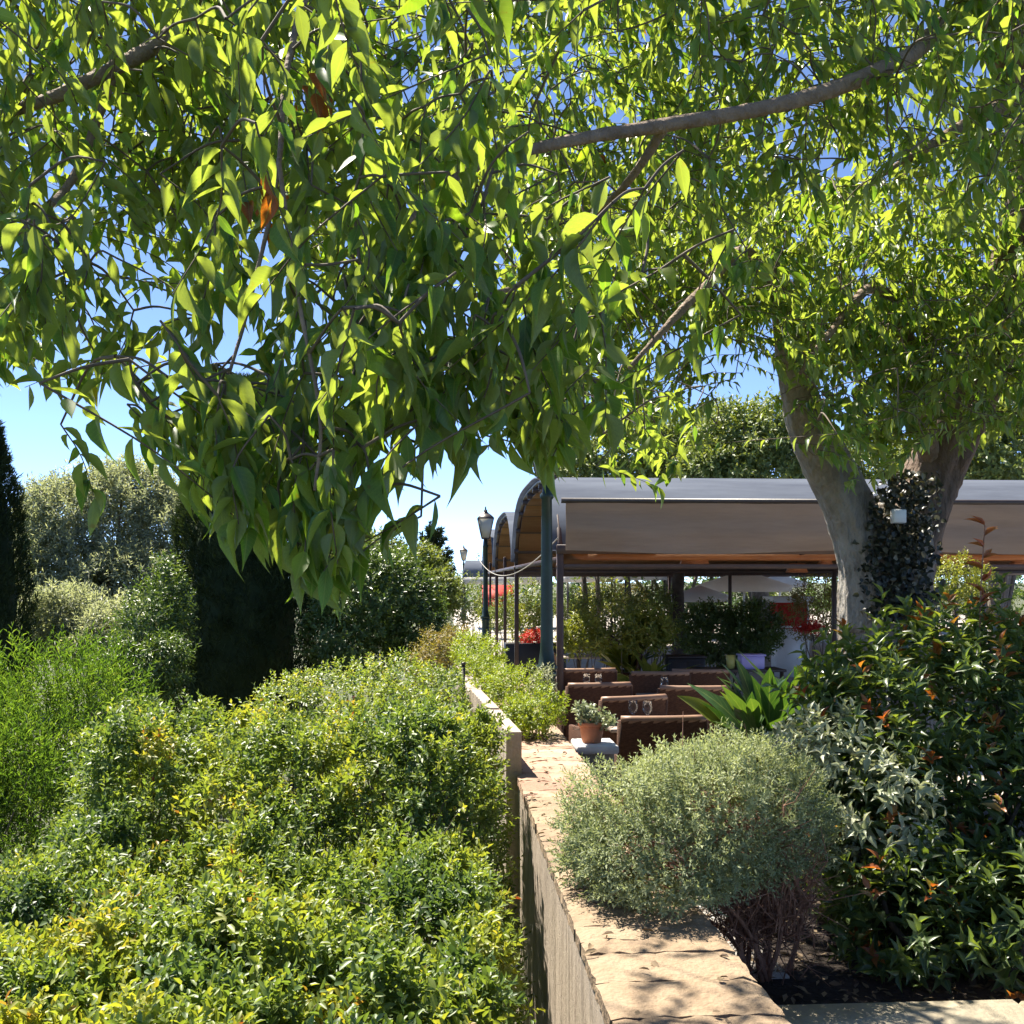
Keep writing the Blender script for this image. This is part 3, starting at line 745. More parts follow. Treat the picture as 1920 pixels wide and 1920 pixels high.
# zones: polygon of twig tips, number of twigs, nearest and farthest distance, leaf length, twig length
zones = [
    ([(375, 560), (800, 500), (960, 600), (1030, 740), (950, 820), (760, 830), (690, 880), (375, 900)], 78, 1.7, 2.35, 0.086, 0.28),
    ([(365, 880), (690, 880), (660, 1040), (560, 1090), (430, 1000), (370, 960)], 40, 1.75, 2.2, 0.088, 0.26),
    ([(540, 1040), (650, 1040), (640, 1100), (550, 1105)], 9, 1.75, 1.95, 0.094, 0.2),
    ([(930, 640), (1085, 640), (1070, 720), (1050, 830), (960, 830)], 16, 2.0, 2.6, 0.09, 0.26),
    ([(985, 740), (1090, 690), (1080, 850), (1000, 880)], 16, 2.2, 3.0, 0.09, 0.18),
    ([(1000, 760), (1050, 760), (1045, 870), (1005, 870)], 18, 2.2, 2.8, 0.09, 0.12),
    ([(700, 780), (960, 780), (930, 850), (720, 860)], 10, 1.8, 2.2, 0.094, 0.2),
    ([(-120, 500), (110, 500), (120, 660), (-120, 700)], 14, 1.9, 2.4, 0.092, 0.24),
    ([(380, -60), (1000, -60), (1000, 520), (380, 520)], 34, 1.75, 2.6, 0.094, 0.28),
    ([(-150, -150), (430, -150), (430, 320), (-150, 320)], 200, 2.4, 3.3, 0.080, 0.30),
    ([(-100, 320), (330, 320), (330, 500), (260, 470), (120, 470), (-100, 480)], 36, 2.4, 3.3, 0.080, 0.28),
    ([(-60, 620), (40, 620), (120, 690), (270, 640), (280, 740), (180, 740), (100, 720), (20, 740), (-60, 740)], 13, 2.4, 3.2, 0.088, 0.24),
    ([(-60, 500), (90, 500), (240, 560), (260, 680), (180, 690), (-60, 680)], 12, 2.4, 3.4, 0.085, 0.24),
    ([(330, 0), (900, 0), (900, 560), (330, 540)], 200, 2.5, 3.4, 0.080, 0.30),
    ([(880, -100), (1980, -100), (1980, 420), (880, 480)], 700, 3.4, 4.8, 0.080, 0.32),
    ([(480, -80), (680, -80), (680, 220), (480, 220)], 16, 4.0, 4.8, 0.085, 0.3),  # twigs added in the sun's path to dapple the wall top
    ([(1000, 420), (1980, 420), (1980, 640), (1000, 600)], 520, 5.5, 7.0, 0.090, 0.36),
    ([(1060, 580), (1330, 580), (1300, 660), (1180, 700), (1130, 830), (1060, 780)], 120, 5.4, 6.6, 0.090, 0.32),
    ([(1330, 580), (1500, 580), (1480, 640), (1330, 640)], 34, 5.4, 6.8, 0.088, 0.28),
    ([(1050, 700), (1300, 680), (1290, 800), (1250, 850), (1060, 830)], 52, 5.2, 6.4, 0.088, 0.28),
    ([(1215, 760), (1290, 760), (1275, 925), (1235, 925)], 14, 4.2, 5.0, 0.088, 0.30),
    ([(1490, 600), (1720, 600), (1700, 760), (1660, 790), (1560, 860), (1530, 780)], 160, 5.4, 6.6, 0.088, 0.32),
    ([(1700, 600), (1980, 600), (1980, 760), (1860, 720), (1790, 760), (1700, 760)], 180, 5.4, 7.0, 0.088, 0.32),
    ([(1700, 700), (1960, 700), (1960, 830), (1800, 800), (1700, 850)], 60, 5.4, 6.4, 0.084, 0.3),
    ([(1540, 780), (1690, 780), (1660, 910), (1580, 920)], 40, 5.0, 6.2, 0.088, 0.28),
    # crown that goes on above and to the right of the picture
    ([(300, -700), (2300, -700), (2300, -100), (300, -100)], 110, 3.0, 4.6, 0.095, 0.4),
    ([(1960, -200), (2600, -200), (2600, 700), (1960, 700)], 90, 3.6, 8.0, 0.095, 0.4),
    ([(1100, 100), (2000, 100), (2000, 560), (1100, 500)], 50, 6.4, 8.4, 0.095, 0.4),
    ([(900, -60), (1980, -60), (1980, 300), (900, 300)], 40, 5.6, 7.6, 0.095, 0.4),
    ([(1380, 400), (1560, 400), (1570, 720), (1420, 690)], 44, 4.9, 5.8, 0.086, 0.28),
]
tips, tl, ll_ = [], [], []
for poly, n, d0, d1, leafL, twl in zones:
    if n >= 60:
        ctr = in_poly(poly, max(6, n // 7)); dc = rng.uniform(0, 1, len(ctr))
        pick = rng.integers(0, len(ctr), n); free = rng.uniform(0, 1, n) < 0.3
        sig = 0.16 * F / (0.5 * (d0 + d1))
        c = np.where(free[:, None], in_poly(poly, n), ctr[pick] + rng.normal(0, 1, (n, 2)) * np.array([sig, sig * 0.6]))
        uu = np.where(free, rng.uniform(0, 1, n), np.clip(dc[pick] + rng.normal(0, 0.06, n), 0, 1))
    else:
        c = in_poly(poly, n); uu = rng.uniform(0, 1, n)
    d = d0 + (d1 - d0) * uu ** 0.8
    tips += [W(a, b, dd) for (a, b), dd in zip(c, d)]
    tl += list(rng.uniform(0.7, 1.25, n) * twl); ll_ += list(np.full(n, leafL))
tips = np.array(tips); tl = np.array(tl); ll_ = np.array(ll_)
# every twig hangs from an anchor above its tip; anchors are joined to the nearest wood
nodes_xyz = np.concatenate([np.concatenate([p[1:-1], (p[1:-1] + p[2:]) / 2]) for p in skel])
near_t = (pix(tips)[2] < 2.5)[:, None]
lat = rng.normal(0, 1, (len(tips), 3)) * np.array([0.6, 0.6, 0.0]) * np.where(near_t, 0.8, 1.25)
anch = tips + (lat + np.array([0, 0, 1.0]) * np.where(near_t, 0.75, rng.uniform(0.15, 0.8, (len(tips), 1)))) * tl[:, None]
dmin = np.sqrt(((anch[:, None, :] - nodes_xyz[None, ::2, :]) ** 2).sum(2)).min(1)
order = np.argsort(dmin)
gt = Geo()
cap = 60000
buf = np.zeros((cap, 3)); nb = len(nodes_xyz); buf[:nb] = nodes_xyz
LP, LD, LN, LL, LR, LT = [], [], [], [], [], []
for k in order:
    a = anch[k]
    dd = ((buf[:nb] - a) ** 2).sum(1)
    c = buf[int(np.argmin(dd))]
    dist = math.sqrt(dd.min())
    if dist > 0.02:
        m_ = (a + c) / 2 + rng.normal(0, 0.06 * dist, 3) + np.array([0, 0, 0.08 * dist])
        pth = crom([c, m_, a], 4)
        r0 = 0.0025 + 0.006 * min(dist, 1.4)
        gt.tube(pth, np.linspace(r0, 0.0022, len(pth)), 5, cap=False)
        steps = max(2, int(dist / 0.08))
        add = np.stack([np.interp(np.linspace(0.3, 1, steps), np.linspace(0, 1, len(pth)), pth[:, q]) for q in range(3)], 1)
        buf[nb:nb + steps] = add; nb += steps
    # the hanging twig itself
    T = tips[k]
    side = rng.normal(0, 0.10, 3) * tl[k]; side[2] = abs(side[2]) * 0.6
    pth = crom([a, (a + T) / 2 + side, T], 5)
    gt.tube(pth, np.linspace(0.0022, 0.0009, len(pth)), 4, cap=False)
    nl = int(tl[k] / 0.024) + 2
    s = (np.arange(nl) + 0.5) / nl
    pp = np.stack([np.interp(s, np.linspace(0, 1, len(pth)), pth[:, q]) for q in range(3)], 1)
    tg = nrmz(T - a)
    sd = nrmz(np.cross(tg, rng.normal(size=3)))
    sg = np.where(np.arange(nl) % 2 == 0, 1.0, -1.0)[:, None]
    dirs = tg * 0.6 + sd * sg * rng.uniform(0.35, 1.0, (nl, 1)) + np.array([0, 0, -rng.uniform(0.35, 0.95)]) + rng.normal(0, 0.30, (nl, 3))
    nm = np.array([0, 0, 1.0]) + sd * sg * 0.2 + rng.normal(0, 0.55, (nl, 3)) + np.array([-0.25, 0.1, 0])
    LP.append(pp); LD.append(dirs); LN.append(nm)
    LL.append(ll_[k] * rng.uniform(0.5, 1.2, nl) * rng.uniform(0.8, 1.1)); LR.append(np.clip(rng.uniform(0, 1) * 0.35 + rng.uniform(0, 1, nl) * 0.66, 0, 1))
world_child(gt.build('twigs', M['bark_twig'], None, True, 'stuff'), tree)
pos = np.concatenate(LP); dr = np.concatenate(LD); nm = np.concatenate(LN); L = np.concatenate(LL); rnd = np.concatenate(LR)
# a few withered twigs, red-brown and yellow
px, py, dd = pix(pos)
rnd = np.where((np.hypot((px - 595) / 40, (py - 200) / 75) < 1) & (dd < 3.2), 1.0, rnd)
rnd = np.where((np.hypot((px - 500) / 36, (py - 375) / 50) < 1) & (dd < 3.2), 1.0, rnd)
Wd = L * rng.uniform(0.29, 0.43, len(L))
arrs = (pos, dr, nm, L, Wd, rnd)
sel = nearest_parts(arrs, 300)
keep = np.ones(len(pos), bool); keep[sel] = False
near = dd < 3.0
g = Geo()
m1 = keep & near; m2 = keep & ~near
h = rng.integers(0, 3, len(pos))
for mk, tp in ((m1 & (h == 0), T_HI), (m1 & (h == 1), T_HI2), (m1 & (h == 2), T_HI3), (m2 & (h < 2), T_MID), (m2 & (h == 2), T_MID2)):
    put(g, tp, pos[mk], dr[mk], nm[mk], L[mk], Wd[mk], rnd[mk])
world_child(g.build('foliage', M['tree_leaf'], None, True, 'stuff'), tree)
leaf_parts(tree, [T_HI, T_HI2, T_HI3], M['tree_leaf'], arrs, sel, 14)
# ivy climbing between the two stems
rng = np.random.default_rng(43)
n = 2000
c = np.stack([rng.normal(1690, 40, n), rng.uniform(885, 1160, n)], 1)
keep = (c[:, 0] > 1610 + np.maximum(0, 1000 - c[:, 1]) * 0.35) & (c[:, 0] < 1765)
c = c[keep]
base = np.array([W(a, b, 6.74 - 0.07 * math.cos((a - 1690) / 70) + rng.uniform(-0.05, 0.06)) for a, b in c])
dr = np.stack([rng.normal(0, 0.6, len(c)), -np.abs(rng.normal(0, 0.6, len(c))), rng.normal(-0.4, 0.5, len(c))], 1)
g = Geo(); put(g, T_OVAL, base, dr, np.array([[0, -1.0, 0.5]]) + rng.normal(0, 0.5, (len(c), 3)), rng.uniform(0.02, 0.05, len(c)), rng.uniform(0.02, 0.04, len(c)), rng.uniform(0, 1, len(c)) ** 1.5)
ivy = g.build('ivy', M['ivy_leaf'], None, True, 'stuff')
tag(ivy, 'dark ivy climbing the fork of the shade tree trunk', 'ivy')
# small grey box on the trunk
bx = empty('trunk_box', W(1685, 968, 6.6), 'small pale grey box fixed high on the tree trunk', 'box')
g = Geo(); g.box((-0.042, -0.02, -0.042), (0.042, 0.03, 0.042), bev=0.006); g.build('housing', M['grey_box'], bx)
g = Geo(); g.box((-0.036, -0.026, -0.036), (0.036, -0.019, 0.036), bev=0.002); g.build('cover', M['white_paint'], bx)

# ------------------------------------------------------------------ clipped hedge along the wall, left foreground
rng = np.random.default_rng(51)
def smooth(a, b, x):
    t = np.clip((x - a) / (b - a), 0, 1); return t * t * (3 - 2 * t)
def hedge_h(x, y):
    P = np.stack([x, y], 1)
    b0 = 4.75 + 0.28 * lump(P * np.array([1, 0.05]), 1.5, 3)
    z = 0.80 + 0.37 * smooth(b0 - 0.28, b0 + 0.32, y)
    z = z + 0.11 * lump(P, 0.95, 4) + 0.085 * lump(P, 0.38, 5) + 0.03 * lump(P, 0.17, 6)
    z = z - 0.45 * np.clip(lump(P, 0.62, 8) - 0.4, 0, 1) - 0.12 * (lump(P, 0.36, 77) > 0.5)
    z = z - 0.9 * np.clip((-1.48 - x + 0.06 * lump(P, 0.5, 9)) / 0.3, 0, 3) ** 2
    z = z - 0.45 * np.clip((x - 0.043 * y + 0.01 + 0.04 * lump(P, 0.4, 19) + 0.02 * (y - 2.5).clip(-1, 0.5) - 0.0) / 0.075, 0, 6) ** 2
    z = z - 0.9 * np.clip((y - 5.75) / 0.35, 0, 3) ** 2
    return np.maximum(z, -0.7)
n = 60000
x = rng.uniform(-2.1, 0.43, n); y = rng.uniform(1.9, 6.4, n)
e = 0.02
z = hedge_h(x, y)
gx = (hedge_h(x + e, y) - z) / e; gy = (hedge_h(x, y + e) - z) / e
wgt = np.minimum(np.sqrt(1 + gx ** 2 + gy ** 2), 4.0)
dens = 0.62 * 1.0 / np.maximum(0.55 + 0.13 * y, 0.7)
keep = rng.uniform(0, 1, n) < wgt / 4.0 * 1.75 * dens * (1 - 0.75 * (lump(np.stack([x, y], 1), 0.36, 77) > 0.5))
x, y, z, gx, gy = x[keep], y[keep], z[keep], gx[keep], gy[keep]
nrm = nrmz(np.stack([-gx, -gy, np.ones(len(x))], 1))
depth = rng.uniform(0, 1, len(x)) ** 1.6 * 0.16
base = np.stack([x, y, z], 1) - nrm * (depth[:, None] + 0.04) + nrm * rng.exponential(0.018, len(x))[:, None]
keep = (base[:, 2] > -0.6) & (base[:, 0] < 0.40)
base, nrm = base[keep], nrm[keep]
drn = nrmz(nrm * 0.8 + np.array([0, 0, 0.45]) + rng.normal(0, 0.4, base.shape))
pos, ld, nm, L, Wd, ids, t = sprigs(base, drn, 8, rng.uniform(0.05, 0.12, len(base)), 0.045, 0.45, rng, up=0.45, jit=0.36)
clp = np.clip(0.42 + 0.4 * lump(base, 0.8, 12) + 0.22 * lump(base, 0.25, 13) + rng.normal(0, 0.1, len(base)), 0, 0.93)
rst = lump(base, 0.42, 17) > 0.9
clp = np.where(rst, rng.uniform(0.9, 1.0, len(base)), clp)
rnd = np.clip(clp[ids] * 0.8 + rng.uniform(0, 1, len(ids)) * 0.2 + 0.10 * (t - 0.5), 0, 1)
arrs = (pos, ld, nm, L, Wd, rnd)
hedge = empty('hedge', (-0.6, 4.0, -0.7), 'broad clipped mixed green hedge with rusty tips left of the wall', 'hedge')
sel = nearest_parts(arrs, 300, 0, 1100)
keep = np.ones(len(pos), bool); keep[sel] = False
g = Geo(); 
hn = keep & (pos[:, 1] < 3.6); hf = keep & ~(pos[:, 1] < 3.6)
put(g, T_OVAL, pos[hn], ld[hn], nm[hn], L[hn], Wd[hn], rnd[hn]); put(g, T_LOW, pos[hf], ld[hf], nm[hf], L[hf], Wd[hf], rnd[hf])
world_child(g.build('foliage', M['hedge_leaf'], None, True, 'stuff'), hedge)
leaf_parts(hedge, [T_OVAL, T_MID], M['hedge_leaf'], arrs, sel, 12)
# woody twigs inside and a few long wild shoots
g = Geo()
for k in range(420):
    a = np.array([rng.uniform(-1.6, 0.35), rng.uniform(2.0, 5.8), -0.3])
    e_ = np.array([a[0] + rng.normal(0, 0.2), a[1] + rng.normal(0, 0.2), 0.0])
    e_[2] = min(hedge_h(np.array([a[0]]), np.array([a[1]]))[0], hedge_h(e_[:1], e_[1:2])[0], hedge_h((a[:1] + e_[:1]) / 2, (a[1:2] + e_[1:2]) / 2)[0]) - 0.05
    if e_[2] < 0.3: continue
    g.tube(crom([a, (a + e_) / 2 + rng.normal(0, 0.05, 3), e_], 3), np.linspace(0.008, 0.002, 7), 4, cap=False)
world_child(g.build('branches', M['dark_bark'], None, True, 'stuff'), hedge)
g = Geo(); gl = Geo()
for k in range(46):
    x0, y0 = rng.uniform(-1.45, 0.3), rng.uniform(2.2, 5.9)
    a = np.array([x0, y0, hedge_h(np.array([x0]), np.array([y0]))[0] - 0.05])
    d_ = np.array([rng.normal(0, 0.35), rng.normal(0, 0.3), 1.0]); ln = rng.uniform(0.1, 0.24)
    e_ = a + nrmz(d_) * ln; bend = e_ + np.array([rng.normal(0, 0.06), rng.normal(0, 0.05), -0.02])
    pth = crom([a, (a + e_) / 2, e_, bend], 3); g.tube(pth, np.linspace(0.002, 0.0008, len(pth)), 4, cap=False)
    s_ = pth[2:]; q_ = np.repeat(s_, 2, 0); m_ = len(q_)
    dl_ = rng.normal(0, 1, (m_, 3)) + np.array([0, 0, 0.3])
    put(gl, T_OVAL, q_, dl_, rng.normal(0, 0.5, (m_, 3)) + np.array([0, 0, 1]), rng.uniform(0.02, 0.034, m_), rng.uniform(0.010, 0.016, m_), np.clip(rng.normal(0.65, 0.12, m_), 0, 1))
world_child(g.build('shoot_stems', M['bark_twig'], None, True, 'stuff'), hedge)
world_child(gl.build('shoot_leaves', M['hedge_leaf'], None, True, 'stuff'), hedge)

# ------------------------------------------------------------------ grey-green bush leaning over the wall
rng = np.random.default_rng(61)
bush = empty('sage_bush', (1.13, 3.82, 0.5), 'rounded grey green bush with reddish stems leaning over the wall top', 'bush')
lob = [((0.78, 3.78, 1.04), (0.36, 0.36, 0.25)), ((1.0, 3.88, 1.13), (0.34, 0.36, 0.22)), ((0.72, 3.58, 0.98), (0.26, 0.26, 0.18)), ((0.90, 3.65, 1.06), (0.30, 0.26, 0.22)), ((1.16, 3.88, 1.06), (0.24, 0.28, 0.24)), ((0.66, 3.8, 0.98), (0.24, 0.3, 0.16))]
P, D, u = lobes_points(lob, 10500, rng, 0.17, (0.55, 1.0), 61, 0.86)
D = nrmz(D + np.array([-0.1, 0, 0.45]) + rng.normal(0, 0.3, D.shape))
pos, ld, nm, L, Wd, ids, t = sprigs(P - D * 0.02, D, 9, rng.uniform(0.035, 0.08, len(P)), 0.026, 0.34, rng, a0=75, a1=20, up=0.2)
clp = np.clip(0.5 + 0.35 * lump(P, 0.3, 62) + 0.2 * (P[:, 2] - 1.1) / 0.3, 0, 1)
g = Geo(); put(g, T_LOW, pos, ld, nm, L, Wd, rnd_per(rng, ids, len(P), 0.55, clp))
world_child(g.build('foliage', M['sage_leaf'], None, True, 'stuff'), bush)
g = Geo(); g2 = Geo()
basep = np.array([1.13, 3.82, 0.49])
for k in range(13):
    a = basep + np.array([rng.normal(0, 0.06), rng.normal(0, 0.05), 0])
    c_, r_ = lob[k % 6]
    e_ = np.array(c_) + rng.normal(0, 0.35, 3) * np.array(r_)
    pth = crom([a, a + (e_ - a) * 0.4 + np.array([0.06, 0, 0.06]) + rng.normal(0, 0.03, 3), e_], 6)
    o = Geo(); o.tube(pth, np.linspace(0.011, 0.004, len(pth)), 7, jit=0.06)
    world_child(o.build('stem', M['red_twig'], None, True), bush)
    for q in range(34):
        s0 = pth[rng.integers(3, len(pth))]
        e2 = s0 + nrmz(rng.normal(0, 1, 3) + np.array([0.1, -0.3, 0.7])) * rng.uniform(0.1, 0.3)
        mid = (s0 + e2) / 2 + rng.normal(0, 0.02, 3)
        g.tube(np.array([s0, mid, e2]), [0.0028, 0.0018, 0.0009], 4, cap=False)
        for w_ in range(3):
            e3 = mid + nrmz(rng.normal(0, 1, 3) + np.array([0, 0, 0.4])) * rng.uniform(0.04, 0.1)
            g.tube(np.array([mid, e3]), [0.0013, 0.0006], 3, cap=False)
# bare twiggy skirt at the lower right
for q in range(210):
    e2 = np.array([rng.uniform(0.92, 1.32), rng.uniform(3.58, 4.0), rng.uniform(0.80, 1.16)])
    a = basep * 0.55 + e2 * 0.45 + rng.normal(0, 0.04, 3); a[2] = rng.uniform(0.62, 0.85)
    mid = (a + e2) / 2 + rng.normal(0, 0.03, 3)
    g.tube(np.array([a, mid, e2]), [0.003, 0.002, 0.0008], 4, cap=False)
    for w_ in range(4):
        s0 = mid + (e2 - mid) * rng.uniform(0, 0.8)
        e3 = s0 + nrmz(rng.normal(0, 1, 3) + np.array([0, 0, 0.5])) * rng.uniform(0.03, 0.1)
        g.tube(np.array([s0, e3]), [0.0013, 0.0006], 3, cap=False)
world_child(g.build('twigs', M['red_twig'], None, True, 'stuff'), bush)

# ------------------------------------------------------------------ photinia hedge at the right
rng = np.random.default_rng(71)
ph = empty('photinia_hedge', (2.2, 4.4, 0.5), 'tall dark glossy hedge with orange red young leaves beside the tree trunk', 'hedge')
lob = [((2.0, 4.55, 1.17), (0.5, 0.5, 0.58)), ((2.5, 4.6, 1.24), (0.55, 0.5, 0.62)), ((1.80, 4.45, 0.95), (0.34, 0.42, 0.46)), ((2.15, 4.3, 0.95), (0.5, 0.4, 0.45)), ((3.05, 4.7, 1.25), (0.55, 0.5, 0.66)), ((2.6, 4.35, 0.95), (0.45, 0.35, 0.42)), ((1.88, 4.7, 1.26), (0.28, 0.4, 0.3)), ((3.6, 4.8, 1.2), (0.5, 0.5, 0.6)), ((1.66, 3.82, 0.70), (0.28, 0.27, 0.24)), ((2.05, 3.74, 0.70), (0.36, 0.27, 0.26)), ((2.45, 3.78, 0.72), (0.3, 0.27, 0.26)), ((2.85, 3.9, 0.74), (0.3, 0.27, 0.26)), ((1.58, 4.15, 0.84), (0.2, 0.25, 0.28))]
P, D, u = lobes_points(lob, 4000, rng, 0.16, (0.45, 1.0), 71, 0.52)
D = nrmz(D * 0.8 + np.array([0, 0, 0.75]) + rng.normal(0, 0.35, D.shape))
pos, ld, nm, L, Wd, ids, t = sprigs(P - D * 0.05, D, 8, rng.uniform(0.08, 0.15, len(P)), 0.082, 0.38, rng, a0=85, a1=30, up=0.35, jit=0.3, taper=0.3)
red = rng.uniform(0, 1, len(P)) < 0.09 + 0.15 * smooth(1.5, 1.8, P[:, 2])
tipy = (t > 0.45)
rnd = np.where(red[ids] & tipy, rng.uniform(0.9, 1.0, len(ids)), np.clip(rng.uniform(0, 0.84, len(ids)) * 0.6 + 0.3 * smooth(1.45, 1.85, pos[:, 2]) + rng.uniform(0, 0.1, len(ids)), 0, 0.87))
# one long red shoot
sh_b = np.array([W(1838, y_, 4.6) for y_ in np.linspace(1130, 985, 8)]); sh_b[:, 0] += np.linspace(0, 0.02, 8)
pos = np.concatenate([pos, sh_b, sh_b]); k2 = 16
ld = np.concatenate([ld, np.stack([np.tile([1.0, -1.0], 8), rng.normal(0, 0.4, 16), rng.uniform(0.5, 1.2, 16)], 1)])
nm = np.concatenate([nm, np.array([[0, -0.6, 1.0]]) + rng.normal(0, 0.3, (16, 3))])
L = np.concatenate([L, rng.uniform(0.06, 0.09, 16)]); Wd = np.concatenate([Wd, rng.uniform(0.018, 0.028, 16)]); rnd = np.concatenate([rnd, rng.uniform(0.93, 1.0, 16)])
arrs = (pos, ld, nm, L, Wd, rnd)
sel = nearest_parts(arrs, 300)
keep = np.ones(len(pos), bool); keep[sel] = False
g = Geo(); put(g, T_MID, pos[keep], ld[keep], nm[keep], L[keep], Wd[keep], rnd[keep])
world_child(g.build('foliage', M['photinia_leaf'], None, True, 'stuff'), ph)
leaf_parts(ph, [T_HI, T_MID], M['photinia_leaf'], arrs, sel, 12)
for k in range(26):
    c_, r_ = lob[k % 13]
    a = np.array([c_[0] + rng.normal(0, 0.12), c_[1] + rng.normal(-0.05, 0.08), 0.47])
    e_ = np.array(c_) + rng.normal(0, 0.4, 3) * np.array(r_)
    o = Geo(); pth = crom([a, (a + e_) / 2 + rng.normal(0, 0.04, 3), e_], 5); o.tube(pth, np.linspace(0.016, 0.006, len(pth)), 7, jit=0.06)
    world_child(o.build('stem', M['dark_bark'], None, True), ph)
g = Geo(); g.tube(crom([sh_b[0] - np.array([0, 0, 0.3]), sh_b[0], sh_b[-1]], 4), 0.003, 5); world_child(g.build('shoot', M['red_twig'], None, True), ph)

# silver-leaved shrub between bush and photinia
shrub('silver_shrub', 'pale silver leaved shrub between the grey bush and the dark hedge', 'shrub',
      [((1.60, 4.35, 1.22), (0.20, 0.24, 0.17)), ((1.66, 4.05, 1.0), (0.2, 0.2, 0.3)), ((1.50, 4.4, 1.22), (0.13, 0.18, 0.13))], 330, M['silver_leaf'], (0.066, 0.40), 7, 0.10, seed=75, tp=T_MID, zmin=0.52, stems=6, parts=150, base=(1.6, 4.2, 0.5), amp=0.2, shell=(0.5, 1.05))
# bright green sprig plant
shrub('young_sapling', 'bright lime green young shoot standing in front of the trunk base', 'plant',
      [((W(1540, 1270, 5.4)), (0.07, 0.07, 0.12))], 14, M['lime_leaf'], (0.09, 0.5), 5, 0.1, seed=76, tp=T_MID, zmin=0.5, stems=3, stem_r=0.006, parts=40, base=(W(1540, 1270, 5.4)[0], W(1540, 1270, 5.4)[1], 0.5))

# ------------------------------------------------------------------ strap-leaved plants (aspidistra) behind the bush
def strap_plant(name, label, c, n, length, mat, seed, lean=0.5, wid=0.16, cat='plant', pot=None, low=0.0):
    rng = np.random.default_rng(seed)
    root = empty(name, c, label, cat)
    for k in range(n):
        az = rng.uniform(0, 6.28); out = rng.uniform(0.15, 1.0) * lean
        h = length * rng.uniform(0.75, 1.15)
        st = h * rng.uniform(0.35, 0.6)
        d = np.array([math.cos(az) * out, math.sin(az) * out, 1.0]); d /= np.linalg.norm(d)
        a = np.array([rng.normal(0, 0.05), rng.normal(0, 0.05), 0.0]); b = a + d * st
        g = Geo()
        ns = 7; t = np.linspace(0, 1, ns)
        bend = np.array([math.cos(az), math.sin(az), 0]) * 0.55 + np.array([0, 0, -0.35 * rng.uniform(0.3, 1.3)])
        mid = b[None] + d[None] * (h * t)[:, None] + bend[None] * (h * t ** 2 * rng.uniform(0.35, 0.9))[:, None]
        sidev = nrmz(np.cross(d, np.array([math.cos(az), math.sin(az), 0.1])) + rng.normal(0, 0.3, 3))
        up_ = nrmz(np.cross(sidev, d))
        w = wid * length * np.array([0.04, 0.5, 0.85, 1.0, 0.85, 0.5, 0.02]) * rng.uniform(0.8, 1.2)
        V = np.stack([mid - sidev * w[:, None] / 2 - up_ * w[:, None] * 0.15, mid, mid + sidev * w[:, None] / 2 - up_ * w[:, None] * 0.15], 1).reshape(-1, 3)
        q = []
        for i in range(ns - 1):
            q += [(3 * i, 3 * i + 1, 3 * i + 4, 3 * i + 3), (3 * i + 1, 3 * i + 2, 3 * i + 5, 3 * i + 4)]
        uv = np.stack([np.tile([-1.0, 0, 1.0], ns), np.repeat(t, 3)], 1)
        g.add(V, None, q, rng.uniform(0, 1) ** 1.3, uv)
        g.tube(np.array([a, (a + b) / 2, b]), [0.006, 0.005, 0.004], 5, rnd=0.3)
        g.build('leaf', mat, root, True)
    return root
strap_plant('broad_leaf_plant', 'glossy green broad strap leaved plant behind the grey bush', np.array([W(1420, 1500, 7.2)[0], W(1420, 1500, 7.2)[1], 0.70]), 38, 0.44, M['strap_leaf'], 81, 0.8, 0.28)
strap_plant('broad_leaf_plant', 'upright green strap leaved plant left of the tree trunk base', np.array([W(1500, 1500, 7.5)[0], W(1500, 1500, 7.5)[1], 0.76]), 30, 0.46, M['strap_leaf'], 82, 0.55, 0.26)
def planter_box(name, label, c, sx, sy, h, mat, group=None):
    root = empty(name, c, label, 'planter', group)
    t = 0.02
    for lo, hi in (((-sx, -sy, 0), (sx, -sy + t, h)), ((-sx, sy - t, 0), (sx, sy, h)), ((-sx, -sy + t, 0), (-sx + t, sy - t, h)), ((sx - t, -sy + t, 0), (sx, sy - t, h))):
        g = Geo(); g.box(lo, hi, bev=0.004); g.build('side_panel', mat, root)
    g = Geo(); g.box((-sx + t, -sy + t, h - 0.08), (sx - t, sy - t, h - 0.03)); g.build('soil', M['soil'], root)
    return root
c = W(1420, 1500, 7.2); planter_box('planter_box', 'dark planter box holding the strap leaved plants behind the grey bush', (c[0] + 0.14, c[1] + 0.1, 0.0), 0.5, 0.3, 0.74, M['black_plastic'])

# ------------------------------------------------------------------ lime plants in the trough, small plants
lime = [('nearest lime green mound growing on the wall top beside the flower pot', [((0.60, 7.35, 0.98), (0.17, 0.2, 0.14)), ((0.70, 7.5, 1.03), (0.15, 0.18, 0.13)), ((0.53, 7.55, 1.0), (0.12, 0.2, 0.12))]),
        ('second lime green mound from the flower pot along the wall top', [((0.46, 8.35, 1.04), (0.2, 0.3, 0.2)), ((0.62, 8.7, 1.06), (0.2, 0.3, 0.17)), ((0.42, 8.9, 1.12), (0.18, 0.25, 0.17))]),
        ('third lime green mound on the wall top below the thin pergola posts', [((0.30, 10.0, 1.12), (0.2, 0.4, 0.18)), ((0.42, 10.6, 1.18), (0.2, 0.5, 0.2)), ((0.26, 11.2, 1.2), (0.18, 0.5, 0.2))])]
for k, (lb, lo_) in enumerate(lime):
    shrub('lime_plant', lb, 'plant', lo_, 520 if k < 2 else 600, M['lime_leaf'], (0.036 if k < 2 else 0.045, 0.5), 8, 0.07, seed=90 + k, zmin=0.85, stems=8, stem_r=0.005, amp=0.2, shell=(0.35, 1.05), group='lime green plants along the wall top', base=(lo_[0][0][0], lo_[0][0][1], 0.85), parts=60 if k == 0 else 0)
